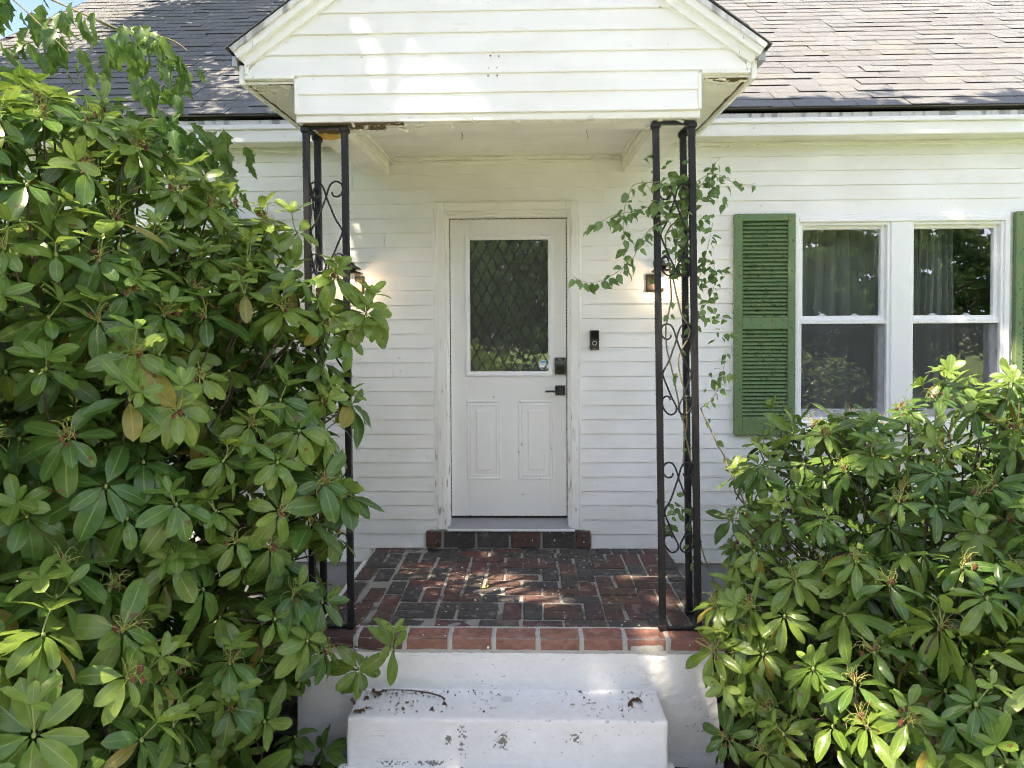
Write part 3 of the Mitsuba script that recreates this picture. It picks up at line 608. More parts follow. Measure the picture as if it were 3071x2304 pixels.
# peeling paint, rot and exposed foam
def ragged(x0, x1, y0, y1, z, seed, th=.002, jag=.012, tiltv=True):
    r = np.random.default_rng(seed); n = max(10, int((x1 - x0) / .008)); t = np.linspace(0, 1, n)
    e = lambda: (np.cumsum(r.normal(0, .3, n)) * .25 + r.normal(0, .5, n)) * jag
    up = [(x0 + (x1 - x0) * a, y1 + b) for a, b in zip(t, e())]; dn = [(x0 + (x1 - x0) * a, y0 + b * .3) for a, b in zip(t, e())]
    from shapely.geometry import Polygon
    P = Polygon(dn + up[::-1]).buffer(0); P = max(getattr(P, 'geoms', [P]), key=lambda g: g.area)
    m = prism(list(P.exterior.coords)[:-1], 'z', z - th, z)
    return tl(m) if tiltv else m
ro = [ragged(.86, 1.06, FY + .006, FY + .035, 2.699, 1), ragged(.90, .98, FY + .03, FY + .055, 2.6985, 2), ragged(.99, 1.07, FY + .03, FY + .06, 2.6985, 8), ragged(-1.35, -1.14, FY + .006, FY + .02, 2.699, 3)]
for x in (1.073, -1.368):
    r = np.random.default_rng(int(x * 100) % 97); n = 60; ys = np.linspace(FY + .02, W - .15, n); w = .006 + .012 * np.abs(meshkit.noise(np.stack([ys * 14, ys * 0, ys * 0], 1)))
    s = -1 if x > 0 else 1
    v = np.array([[x, y, 2.6985] for y in ys] + [[x + s * ww, y, 2.6985] for y, ww in zip(ys, w)]); i = np.arange(n - 1)
    ro.append(tl((v, np.stack([i, i + 1, i + 1 + n, i + n], 1))))
add(P_ + 'rotten_edge', cat(ro), 'rot_wood')
add(P_ + 'rotten_beam_patch', cat([ragged(-.88, -.70, FY + .054, FY + .10, 2.5065, 11, .004, .02, False), ragged(-1.09, -.60, FY - .0045, FY + .03, 2.5062, 12, .006, .006, False), ragged(-1.06, -.95, FY + .09, FY + .15, 2.5064, 13, .004, .014, False)]), 'rot_wood')
def lump(c, r, seed, bs):
    m = trimesh.creation.icosphere(3); v = np.array(m.vertices); v = v * (1 + .5 * (meshkit.fbm(v * 2.6 + seed, 4) - .5))[:, None]
    return v * r + c, np.array(m.faces)
add(P_ + 'exposed_foam', cat([lump((-1.035, -.985, 2.511), (.062, .07, .012), 3, 0), lump((-.985, -1.0, 2.512), (.045, .06, .011), 8, 0)]), 'foam_yellow', True)
chips = []
for k in range(70):
    x = rng.choice([rng.uniform(-1.1, -.5), rng.uniform(.60, .82), rng.uniform(-1.1, .8)], p=[.6, .2, .2]); y = FY + rng.uniform(-.006, .11)
    L, w = rng.uniform(.006, .03), rng.uniform(.004, .014); a = rng.uniform(0, 6.28); c = 2.505
    pts = np.array([[-L, -w, 0], [L, -w * .6, -.002 - .5 * L * rng.random()], [L * .7, w, -.003 - .6 * L * rng.random()], [-L * .8, w * .7, 0]])
    R = np.array([[math.cos(a), -math.sin(a), 0], [math.sin(a), math.cos(a), 0], [0, 0, 1]])
    chips.append((pts @ R.T + (x, y, c), np.array([[0, 1, 2, 3]])))
for k in range(40):
    s = rng.random() < .5; x = rng.uniform(.85, 1.07) if s else rng.uniform(-1.36, -1.13); y = FY + abs(rng.normal(0, .05)) + .005; z = 2.698 + .054 * (y + 1.19)
    L, w = rng.uniform(.006, .028), rng.uniform(.004, .012)
    chips.append((np.array([[-L, -w, 0], [L, -w * .6, -.003], [L * .7, w, -.004 - .4 * L * rng.random()], [-L * .8, w * .7, -.001]]) + (x, y, z), np.array([[0, 1, 2, 3]])))
key = add(P_ + 'paint_chips', cat(chips), 'worn_paint'); labels[key] = {'label': 'curled flakes of old paint', 'kind': 'stuff'}

# ------------------------------------------------------------------ stoop
stoop = thing('brick_stoop', 'brick topped porch landing with a white painted concrete base and steps', 'stoop')
S_ = stoop + '__'
BL = "-31 175 -1137 -1050 p,185 395 -1134 -1047 g,612 714 -1134 -923 d,727 822 -1132 -921 b,406 613 -1131 -1044 d,-256 -45 -1130 -1043 d,-488 -274 -1128 -1041 p,-716 -497 -1126 -1039 d,-819 -714 -1067 -926 b,-492 -384 -1031 -810 g,76 289 -1031 -935 b,295 401 -1031 -818 p,398 506 -1029 -816 b,-376 -162 -1028 -930 d,513 629 -1028 -815 p,-713 -495 -1022 -929 d,77 293 -924 -826 b,-373 -158 -919 -820 d,-719 -491 -914 -819 d,623 798 -911 -819 b,-831 -705 -908 -710 r,620 722 -808 -603 r,185 399 -807 -709 d,729 833 -807 -601 r,-932 -817 -804 -600 r,-34 178 -804 -709 r,403 621 -804 -708 o,-719 -613 -801 -584 d,-257 -45 -800 -702 d,-608 -492 -799 -589 r,-479 -270 -785 -698 r,299 394 -702 -488 r,400 619 -700 -605 o,82 297 -697 -600 b,-833 -711 -696 -480 d,-143 73 -694 -596 r,-372 -158 -684 -585 d,-489 -383 -679 -476 r,194 294 -592 -388 g,402 508 -590 -386 b,622 840 -589 -493 b,-33 182 -588 -487 d,518 626 -588 -384 b,-255 -44 -577 -480 r,-375 -263 -572 -372 g,-715 -501 -569 -478 r,300 405 -484 -280 d,624 838 -479 -382 b,88 184 -476 -267 d,838 951 -475 -282 d,-1057 -957 -468 -257 b,-941 -832 -467 -303 d,-148 73 -464 -369 r,-612 -492 -463 -267 d,-487 -385 -462 -258 r,-244 -153 -459 -247 b,-834 -608 -458 -370 d,194 295 -378 -170 r,623 734 -376 -160 d,735 844 -375 -172 b,401 615 -370 -279 d,-830 -602 -354 -269 b,-136 80 -354 -261 d,-365 -266 -350 -159 r,848 948 -275 -36 d,302 405 -273 -59 d,407 616 -255 -162 b,-829 -600 -253 -164 r,-27 181 -252 -158 b,-1059 -836 -248 -158 d,-596 -376 -243 -153 r,-248 -37 -239 -157 b,627 729 -157 11 p,740 846 -156 12 p,75 285 -154 -61 d,517 619 -150 10 b,-588 -382 -144 -42 g,404 512 -143 8 d,-1059 -952 -142 15 d,-944 -834 -140 16 d,-826 -719 -139 53 d,-708 -606 -138 55 d,-143 65 -135 -46 b,-368 -160 -129 -43 r,187 405 -43 46 g,-36 176 -36 49 g,-260 -47 -30 63 g,-594 -491 -25 56 g,-486 -269 -23 67 r,212 425 55 144 d,-20 194 59 142 d,-700 -475 78 149 d,-245 -33 78 149 r,-463 -257 80 147 d"
def brick(x0, x1, y0, y1, z0, z1, k, key):
    v, f = cbox(x0, x1, y0, y1, z0, z1, .0065)
    v = v + np.where(v[:, 2:3] > (z0 + z1) / 2, 1, 0) * np.array([0, 0, 1]) * (rng.normal(0, .0018) + (v[:, :1] - x0) * rng.normal(0, .011) + (v[:, 1:2] - y0) * rng.normal(0, .011))
    v[:, :2] += rng.normal(0, .0017, (len(v), 2)); v[:, 2] += rng.normal(0, .0007, len(v))
    add(key, (v, f), BR[k])
occ = np.zeros((420, 280), bool)   # 5 mm raster of the landing
def cells(x0, x1, y0, y1): return slice(max(0, int(round((x0 + 1.07) / .005))), max(0, int(round((x1 + 1.07) / .005)))), slice(max(0, int(round((y0 + 1.15) / .005))), max(0, int(round((y1 + 1.15) / .005))))
LX0, LX1, LY0, LY1 = -1.058, .948, -1.138, .147
for t in BL.split(','):
    a, b, c, d, k = t.split(); a, b, c, d = (float(q) / 1000 for q in (a, b, c, d))
    if (a + b) / 2 < LX0: continue
    hor = (b - a) > (d - c) * 1.2; cx, cy = (a + b) / 2, min((c + d) / 2, c + (.0505 if hor else .105)); hw, hd = (.1035, .0487) if hor else (.0487, .1035)
    x0, x1, y0, y1 = max(LX0, cx - hw), min(LX1, cx + hw), max(LY0, cy - hd), min(LY1, cy + hd)
    brick(x0, x1, y0, y1, -.055, 0, k, S_ + 'landing__brick'); occ[cells(x0 - .004, x1 + .004, y0 - .004, y1 + .004)] = True
for r in range(13):
    for cidx in range(40):
        x, y = LX0 + .0543 * cidx, LY0 + .1075 * (r % 12) if r < 12 else LY0
        for w, d in ((.0985, .207), (.207, .0985), (.0985, .0985), (.05, .0985), (.0985, .05), (.04, .09)):
            x1, y1 = min(x + w, LX1), min(y + d, LY1)
            if x1 - x < .03 or y1 - y < .03: continue
            sl = cells(x, x1, y, y1)
            if occ[sl].any(): continue
            brick(x, x1, y, y1, -.055, 0, rng.choice(list('rbbddpg')), S_ + 'landing__brick'); occ[cells(x - .004, x1 + .004, y - .004, y1 + .004)] = True
            break
bed = rough_box(-1.062, .952, -1.25, .16, -.066, -.0075, .003, .03, .0030, 3, 30)
add(S_ + 'landing__mortar_bed', bed, 'mortar', 50)
# nosing course: bull-nosed bricks along the front edge
def nose(x0, x1, k):
    prof = [(-1.146, -.064)] + [(-1.257, -.064)] + [(-1.257 + .03 * (1 - math.cos(t)), -.03 + .03 * math.sin(t)) for t in np.linspace(0, math.pi / 2, 6)] + [(-1.146, 0)]
    v, f = prism(prof, 'x', x0, x1); v = v + (meshkit.fbm(v * 40, 3, 5)[:, None] - .5) * .004; v[:, 2] += rng.normal(0, .001)
    add(S_ + 'nosing__brick', (v, f), BR[k], 35)
jx = [-1.06, -.844, -.606, -.384, -.17, .045, .256, .465, .673, .885, .952]
for i in range(len(jx) - 1): nose(jx[i] + .0065, jx[i + 1] - .0065, 'r' if i < 2 else 'n')
def joint(x, seed):
    m = rough_box(x - .013, x + .013, -1.262, -1.14, -.068, .003, .006, .008, .005, seed, 60); return np.array(m.vertices), np.array(m.faces)
for i, x in enumerate(jx[1:-1]): v, f = joint(x, i); add(S_ + 'nosing__mortar_joint', (v, f), 'fresh_mortar', 40)
m = rough_box(-1.05, .94, -1.150, -1.132, -.03, .0025, .004, .01, .0035, 77, 50); add(S_ + 'nosing__mortar_joint', m, 'fresh_mortar', 40)
m = rough_box(-1.06, .945, -1.262, -1.2, -.075, -.058, .004, .012, .006, 78, 40); add(S_ + 'nosing__mortar_joint', m, 'fresh_mortar', 40)
smear = rough_box(.49, .65, -1.2605, -1.24, -.066, -.035, .004, .008, .006, 71, 30); add(S_ + 'nosing__mortar_joint', smear, 'fresh_mortar', 40)
# brick sill step under the door
for (a, b), k in zip(((-.706, -.604), (-.583, -.367), (-.350, -.137), (-.118, .082), (.100, .312), (.329, .430)), 'rgdrgr'):
    brick(a, b, W - .03, W + .07, .010, .126, k, S_ + 'door_step__brick')
add(S_ + 'door_step__mortar', cat([(lambda m: (np.array(m.vertices), np.array(m.faces)))(rough_box(-.704, .428, W - .022, W + .07, -.004, .124, .004, .02, .003, 9, 40)),
                                   (lambda m: (np.array(m.vertices), np.array(m.faces)))(rough_box(-.68, .41, W - .026, W + .06, .118, .131, .004, .012, .006, 10, 40))]), 'mortar', 40)
batter = lambda v: np.column_stack([v[:, 0] + np.clip(-v[:, 2] - .07, 0, 1) * .10 * np.clip(v[:, 0] / .9, 0, 1), v[:, 1], v[:, 2]])
add(S_ + 'white_base', rough_box(-1.138, .888, -1.262, .1, GZ - .3, -.066, .018, .03, .006, 21, 9, batter), 'white_concrete', 50)
add(S_ + 'upper_step', rough_box(-.822, .618, -1.522, -1.20, GZ - .3, -.252, .012, .012, .009, 22, 7), 'white_concrete', 50)
add(S_ + 'lower_step', rough_box(-.862, .655, -1.86, -1.45, GZ - .3, -.474, .012, .013, .009, 23, 7), 'white_concrete', 50)
add(S_ + 'side_block', rough_box(-1.95, -1.145, -1.02, -.3, GZ - .3, -.20, .02, .04, .008, 24, 9), 'bare_concrete', 50)

# ------------------------------------------------------------------ iron corner posts
def post(name, label, xi, xo, dzs, lean):
    t = thing(name, label, 'porch post', 'ornamental iron corner posts'); N = t + '__'
    def add(key, mesh, bsdf): v, f = mesh; v = np.array(v, float); v[:, 0] -= lean * v[:, 2] / 2.5; return globals()['add'](key, (v, f), bsdf)
    y0, y1, r = -1.165, -.985, .0152; zt = 2.503
    spots = [(xi, y0), (xo, y0), (xo, y1)]
    for x, y in spots:
        h = zt + (.012 if y > -1.1 else 0)
        add(N + 'upright', cbox(x - r, x + r, y - r, y + r, .0, h, .002), 'black_iron')
        add(N + 'collar', cbox(x - .023, x + .023, y - .023, y + .023, h - .036, h - .006, .006), 'black_iron'); add(N + 'foot', cbox(x - .022, x + .022, y - .022, y + .022, .004, .034, .006), 'black_iron')
    a, b = sorted((xi, xo))
    add(N + 'top_bar', cat([cbox(a, b, y0 - .013, y0 + .013, zt - .016, zt, .002), cbox(xo - .013, xo + .013, y0, y1, zt - .006, zt + .010, .002)]), 'black_iron')
    add(N + 'base_bar', cat([cbox(a, b, y0 - .013, y0 + .013, .006, .018, .002), cbox(xo - .013, xo + .013, y0, y1, .006, .018, .002)]), 'black_iron')
    half = [(-.35, -.050), (-.42, -.068), (-.62, -.073), (-.92, -.058), (-1, -.030), (-.85, -.004), (-.5, .002), (-.2, -.022), (-.02, -.067), (.25, -.125), (.62, -.195), (.90, -.232), (.94, -.245), (.90, -.258), (.6, -.315), (.28, -.372), (.06, -.414), (.14, -.432), (.45, -.444), (.80, -.425), (1, -.385), (.88, -.358), (.66, -.352), (.45, -.372)]
    for top in (2.197 + dzs, 1.514 + dzs * .5, .832):
        for (p0, p1) in (((xi, y0), (xo, y0)), ((xo, y0), (xo, y1))):
            p0, p1 = np.array(p0), np.array(p1); c, h = (p0 + p1) / 2, (p1 - p0) / 2; h = h * (1 - r * .55 / np.linalg.norm(h)) ; h = h * (np.linalg.norm(h) - .004) / np.linalg.norm(h)
            for s in (1, -1):
                q = spline([[c[0] + s * u * h[0], c[1] + s * u * h[1], top + w] for u, w in half], 64)
                add(N + 'scroll', tube(q, .0048, 5), 'black_iron')
    return t
post('iron_post', 'black iron corner post with scrollwork left of the door, behind the tall shrub', -.889, -1.081, .03, .008)
post('iron_post', 'black iron corner post with scrollwork right of the door, wrapped by a green vine', .664, .838, 0, .034)

# ------------------------------------------------------------------ wall lanterns (lit)
scene['bulb_glow'] = {'type': 'diffuse', 'reflectance': rgb(.8, .8, .75)}
def lantern(label, x, bx):
    t = thing('wall_lantern', label, 'wall lantern', 'lit lanterns either side of the door'); N = t + '__'
    xc = (x[0] + x[1]) / 2
    add(N + 'backplate', nested(x[0], x[1], 1.767, 1.886, W - .012, [(0, -.006), (.002, .012), (.008, .016), (.013, .010), (.03, .010)]), 'bronze')
    add(N + 'arm', tube(spline([(xc, W - .02, 1.84), (xc, W - .06, 1.885), (bx, W - .085, 1.925), (bx, W - .10, 1.945)], 14), .006, 7), 'bronze')
    add(N + 'canopy', lathe([(0, 1.975), (.012, 1.972), (.018, 1.955), (.050, 1.938), (.062, 1.928), (.058, 1.924), (.03, 1.926), (.022, 1.915), (.070, 1.902), (.074, 1.894), (.070, 1.891), (.022, 1.898), (0, 1.899)], (bx, W - .10, 0), 'z', 24), 'bronze', 30)
    add(N + 'socket', lathe([(.0, 1.897), (.0145, 1.897), (.0145, 1.853), (.012, 1.850), (0, 1.850)], (bx, W - .10, 0), 'z', 16), 'vinyl_white', 30)
    v, f = lathe([(.0001, 1.786), (.012, 1.788), (.022, 1.796), (.027, 1.810), (.024, 1.826), (.016, 1.840), (.012, 1.850), (.0001, 1.851)], (bx, W - .10, 0), 'z', 18)
    key = numbered(N + 'bulb'); scene[key] = {**ply((v, f), 'bulb_glow', True), 'emitter': {'type': 'area', 'radiance': rgb(7.5, 5.3, 3.1)}}
    return t
lantern('lit bronze wall lantern left of the door, half hidden by shrub leaves', (-1.243, -1.124), -1.183)
lantern('lit bronze wall lantern right of the door, behind the iron post', (.811, .931), .905)

# ------------------------------------------------------------------ leaves
def leaf_mesh(ratio, fold, droop, wave, tip=1.0, rows=9, seed=0, base=.09, full=.55):
    """A leaf of length 1 along +y, top side +z; returns vertices, quads, uv."""
    r = np.random.default_rng(seed); cols = np.array([-1, -.55, 0, .55, 1])
    t = np.linspace(0, 1, rows); v, uv = [], []
    ang = 0.0; y, z = 0.0, 0.0; ph = r.uniform(0, 6)
    for i, a in enumerate(t):
        if i:
            ang -= droop / (rows - 1); y += math.cos(ang) / (rows - 1); z += math.sin(ang) / (rows - 1)
        s = max(0.0, (a - base) / (1 - base)); w = (s ** full) * ((1 - s) ** (.55 * tip)) * (full + .55 * tip) ** (full + .55 * tip) / (full ** full * (.55 * tip) ** (.55 * tip)) if 0 < s < 1 else 0
        w = max(w, .035 if a < .3 else .012) * ratio / 2
        for c in cols:
            u = c * w; h = abs(u) * fold + wave * ratio * (c * c) * math.sin(a * 9 + ph + (2 if c > 0 else 0)) * (a > .1)
            v.append([u, y - math.sin(ang) * h, z + math.cos(ang) * h]); uv.append([.5 + c * .5, a])
    i = np.arange(rows * 5).reshape(rows, 5)
    return np.array(v), np.stack([i[:-1, :-1], i[:-1, 1:], i[1:, 1:], i[1:, :-1]], -1).reshape(-1, 4), np.array(uv)
MATURE = [leaf_mesh(r, f, d, w, 1.0, 9, k) for k, (r, f, d, w) in enumerate(((.40, .12, .35, .03), (.44, .18, .55, .05), (.37, .25, .25, .04), (.42, .05, .75, .06)))]
NARROW = [leaf_mesh(r, f, d, w, 1.0, 9, k + 10) for k, (r, f, d, w) in enumerate(((.28, .14, .5, .07), (.31, .25, .35, .09), (.27, .10, .8, .06), (.33, .3, .2, .08)))]
YOUNG = [leaf_mesh(r, f, d, w, .9, 8, k + 20) for k, (r, f, d, w) in enumerate(((.42, .15, .3, .03), (.38, .3, .1, .04), (.46, .1, .5, .04)))]
HEART = [leaf_mesh(r, f, d, w, 2.0, 8, k + 30, .10, .38) for k, (r, f, d, w) in enumerate(((.56, .2, .5, .03), (.48, .35, .8, .05), (.60, .15, .3, .04)))]
TOOTH = [leaf_mesh(r, f, d, w, 2.1, 9, k + 40, .12, .5) for k, (r, f, d, w) in enumerate(((.42, .25, .5, .06), (.36, .4, .9, .08), (.45, .15, .7, .07)))]
def toothed(k, rows=13):
    v, f, uv = leaf_mesh((.46, .40, .52)[k], (.25, .4, .15)[k], (.6, 1.0, .8)[k], .07, 2.1, rows, 40 + k, .12, .5)
    v = v.copy(); t = uv[:, 1]; side = np.abs(uv[:, 0] - .5) * 2
    lobe = 1 + .30 * (side > .9) * np.where((np.round(t * (rows - 1)) % 3) == 1, 1.0, -.45) * (t > .15) * (t < .8)
    v[:, 0] *= lobe; v[:, 1] += .06 * (lobe > 1.1); return v, f, uv
TOOTH = [toothed(k) for k in range(3)]
SHARED = {}
def leaf_entry(kind, shapes, k, bsdf, m):
    """One leaf as an entry of its own, sharing the mesh file and the material."""
    s = (kind, k, bsdf)
    if s not in SHARED: v, f, uv = shapes[k]; SHARED[s] = ply((v, f), bsdf, True, uv=uv)
    return {**SHARED[s], 'to_world': T(m.tolist())}
class Foliage:
    def __init__(self, root, parts=300): self.root, self.items, self.parts = root, [], parts
    def leaf(self, kind, shapes, bsdf, pos, d, n, L, rank=0.0):
        k = int(rng.integers(len(shapes))); self.items.append((rank, kind, shapes, k, bsdf, orient(np.asarray(pos, float), unit(d), unit(n), L)))
    def finish(self, label):
        self.items.sort(key=lambda t: -t[0])
        for _, kind, shapes, k, bsdf, m in self.items[:self.parts]:
            scene[numbered(self.root + '__leaf')] = leaf_entry(kind, shapes, k, bsdf, m)
        by = {}
        for _, kind, shapes, k, bsdf, m in self.items[self.parts:]:
            v, f, uv = shapes[k]; by.setdefault(bsdf, []).append((moved(v, m), f, uv))
        for bsdf, L in by.items():
            v, f = cat([(a, b) for a, b, _ in L]); key = numbered(self.root + '__foliage')
            scene[key] = ply((v, f), bsdf, True, uv=np.vstack([c for _, _, c in L])); labels[key] = {'label': label, 'kind': 'stuff'}
def basis(a):
    a = unit(a); e = np.cross(a, [.3, .9, .1]); e = unit(e); return a, e, np.cross(a, e)

def in_view(p):
    q = np.asarray(p) - CAM; w = q @ FWD
    return w > .2 and abs(q @ RIGHT) < .80 * w and -.62 * w < q @ UP < .56 * w
def shrub(root, blobs, n, shapes, leaf_len, keep, seed, young=.45, spent=.4, centre=None, mats=('leaf_mature', 'leaf_deep'), outw=.8, upw=.5, extra=()):
    """Whorls of leaves over the surface of overlapping ellipsoids, thinner rows inside, each on its own twig."""
    r = np.random.default_rng(seed); fol = Foliage(root)
    cen, rad = np.array([b[0] for b in blobs], float), np.array([b[1] for b in blobs], float)
    area = np.array([(a * b) ** 1.6 + (a * c) ** 1.6 + (b * c) ** 1.6 for a, b, c in rad]) ** (1 / 1.6); pts = []
    tries = 0
    while len(pts) < n and tries < n * 45:
        tries += 1
        i = r.choice(len(blobs), p=area / area.sum()); u = unit(r.normal(size=3)); depth = r.choice([0, 0, 0, 0, .12, .22, .36, .5, .68])
        p = cen[i] + rad[i] * u * (1 - depth / rad[i].mean()); p = p + (meshkit.noise(p[None] * 2.3, seed)[0] - .5) * .22 * u
        q = np.linalg.norm((p - cen) / np.maximum(rad - depth - .04, .05), axis=1)
        if (np.delete(q, i) < 1).any() or p[2] < GZ + .10 or not keep(p): continue
        gap = leaf_len * (.84 if depth == 0 else .92)
        if any(np.linalg.norm(p - o[0]) < gap for o in pts): continue
        pts.append((p, unit(u / rad[i]), depth))
    pts += [(np.array(p, float), unit(o), 0) for p, o in extra]
    stalks, twigs, petals, fresh_stems = [], [], [], []
    for p, o, depth in pts:
        d2 = np.linalg.norm(p - CAM); face = o @ unit(CAM - p)
        a, e1, e2 = basis(outw * o + np.array([0, 0, upw]) + r.normal(0, .32, 3)); a = unit(a)
        m = int(r.integers(6, 13)); L0 = leaf_len * r.uniform(.72, 1.22); ph = r.uniform(0, 6.28); mt = mats[0] if r.random() < .55 else mats[1]
        seen = in_view(p) and face > -.25; r_lo = r.uniform(-42, -12)
        for k in range(m):
            az = ph + k * 2.39996; t = k / (m - 1); el = math.radians(r_lo + (20 - r_lo) * t + r.normal(0, 11))
            rad_dir = math.cos(az) * e1 + math.sin(az) * e2; dd = math.cos(el) * rad_dir + math.sin(el) * a; dd[2] -= .16
            nn = math.cos(el) * a - math.sin(el) * rad_dir + r.normal(0, .12, 3)
            L = L0 * (1.08 - .34 * t) * r.uniform(.70, 1.14)
            rank = (L / d2 * (1.2 if depth == 0 else .4)) if seen else 0
            fol.leaf('m' if shapes is MATURE else 'n', shapes, 'leaf_old' if t < .35 and r.random() < .07 else mt, p + .012 * rad_dir + a * .01 * t, dd, nn, L, rank)
        root_in = (centre if centre is not None else cen.mean(0)); back = unit(root_in - p)
        q = spline([p, p - a * .05, p - a * .08 + back * .05, p + back * .19 - a * .09], 7); twigs.append(tube(q, np.linspace(.0032, .0048, 7), 5)); bud = trimesh.creation.icosphere(1); fresh_stems.append((np.array(bud.vertices) * (.006, .006, .009) + p + a * .006, np.array(bud.faces)))
        if depth <= .13 and r.random() < young + .35 * (p[2] > 1.1):
            for _ in range(int(r.integers(1, 3))):
                g = unit(a * .7 + np.array([0, 0, .6]) + r.normal(0, .35, 3)); h = r.uniform(.04, .10); tip = p + g * h
                stalks_f = tube(spline([p, p + g * h * .5 + r.normal(0, .004, 3), tip], 5), .0026, 5, False); fresh_stems.append(stalks_f)
                _, f1, f2 = basis(g); mm = int(r.integers(4, 7)); pz = r.uniform(0, 6)
                for k in range(mm):
                    az = pz + k * 2.39996; el = math.radians(r.uniform(5, 50)); rd = math.cos(az) * f1 + math.sin(az) * f2
                    L = leaf_len * r.uniform(.38, .72)
                    fol.leaf('y', YOUNG, 'leaf_fresh', tip, math.cos(el) * rd + math.sin(el) * g, math.cos(el) * g - math.sin(el) * rd, L, L / d2 * 1.35 if seen else 0)
        if depth == 0 and r.random() < spent and seen:
            for k in range(int(r.integers(10, 20))):
                g = unit(a + np.array([0, 0, .25]) + r.normal(0, .5, 3)); h = r.uniform(.04, .085); b = unit(r.normal(size=3))
                stalks.append(tube(spline([p + a * .008, p + a * .008 + g * h * .6, p + g * h * .95 + b * .012, p + g * h + b * .036 - np.array([0, 0, .006])], 7), np.linspace(.0014, .0009, 7), 3, False))
            for k in range(int(r.integers(1, 5))):
                c = p + unit(a + r.normal(0, .6, 3)) * r.uniform(.015, .05); s = r.uniform(.004, .009)
                mm = trimesh.creation.icosphere(1); v = np.array(mm.vertices); v = v * (1 + 1.1 * (r.random((len(v), 1)) - .5)) * s * np.array([1, .6, 1.3]); petals.append((v + c, np.array(mm.faces)))
    fol.finish('evergreen leaves in the depth of the shrub')
    for nm, L, bs, tx in (('twig', twigs, 'bark', 'brown twigs carrying the leaf whorls'), ('shoot', fresh_stems, 'stalk_green', 'pale green new shoots'), ('flower_stalk', stalks, 'stalk_yellow', 'curling yellow stalks of spent flowers'), ('withered_flower', petals, 'petal_brown', 'brown withered flower remains')):
        if L: key = add(root + '__' + nm, cat(L), bs, True); labels[key] = {'label': tx, 'kind': 'stuff'}
    return pts
def trunks(root, base, tops, r0, seed):
    r = np.random.default_rng(seed); ms = []
    for t in tops:
        a, b = np.array(base) + r.normal(0, .06, 3) * (1, 1, 0), np.array(t); mid = (a + b) / 2 + r.normal(0, .10, 3)
        ms.append(tube(spline([a, a * .7 + mid * .3 + (0, 0, .05), mid, b], 14), np.linspace(r0, r0 * .35, 14), 7, False))
    for m in ms: add(root + '__stem', m, 'bark', True)

# ------------------------------------------------------------------ the two large shrubs
lsh = thing('shrub', 'tall rhododendron with broad glossy leaves and yellow spent flower stalks left of the porch', 'shrub')
def keep_l(p):
    return p[0] < -.80 - .30 * min(1, max(0, .12 - p[2]) / .25) and p[1] < .0 and not (p[0] > -1.1 and p[1] > -1.28 and p[2] < 2.1)
shrub(lsh, [((-2.05, -1.60, .75), (1.02, 1.0, 1.30)), ((-2.25, -1.75, 1.50), (.95, .85, .92)), ((-1.36, -1.58, .85), (.50, .40, .92)), ((-1.38, -1.56, 1.40), (.46, .38, .46)), ((-1.80, -1.5, 1.72), (.55, .5, .52)), ((-2.25, -2.5, 1.15), (.62, .55, .95)), ((-1.72, -2.5, .05), (.62, .62, .85)), ((-1.24, -1.75, .22), (.38, .34, .55))],
      1250, MATURE, .155, keep_l, 3, .5, .55, np.array([-2.0, -1.5, .3]),
      extra=[((-.60, -1.60, .10), (.7, -.5, .2)), ((-.76, -1.54, -.02), (.5, -.8, -.2)), ((-.86, -1.5, 1.72), (.6, -.4, .7)), ((-1.04, -1.46, 1.93), (.3, -.4, .9)), ((-.80, -1.47, 1.15), (.8, -.6, .1)), ((-.82, -1.5, .74), (.8, -.5, .0)), ((-.82, -1.47, 1.45), (.8, -.5, .2)), ((-.9, -1.6, .3), (.7, -.6, 0)), ((-1.20, -1.5, 1.84), (.4, -.6, .7)), ((-1.36, -1.5, 1.93), (.2, -.5, .8)), ((-1.08, -1.48, 1.72), (.5, -.6, .5)), ((-1.26, -1.62, 1.72), (.2, -.8, .4)), ((-1.48, -1.5, 2.02), (.2, -.5, .8)), ((-1.17, -1.5, 1.97), (.3, -.6, .8)), ((-.73, -1.46, 1.56), (.7, -.6, .2)), ((-.92, -1.5, 1.62), (.5, -.7, .4))])
trunks(lsh, (-2.0, -1.5, GZ - .05), [(-2.3, -1.6, 1.6), (-1.5, -1.5, 1.2), (-1.8, -2.2, .6), (-2.6, -1.8, 1.3), (-1.3, -1.6, .4), (-2.1, -2.3, 1.0)], .028, 1)
rsh = thing('shrub', 'broad rhododendron with narrow wavy leaves and brown withered flowers right of the steps', 'shrub')
def keep_r(p): return p[0] > 1.0 - max(0, -.25 - p[1]) * .08 and p[1] < -.02 and not (p[0] < 1.12 and p[1] > -1.3 and p[2] > -.1)
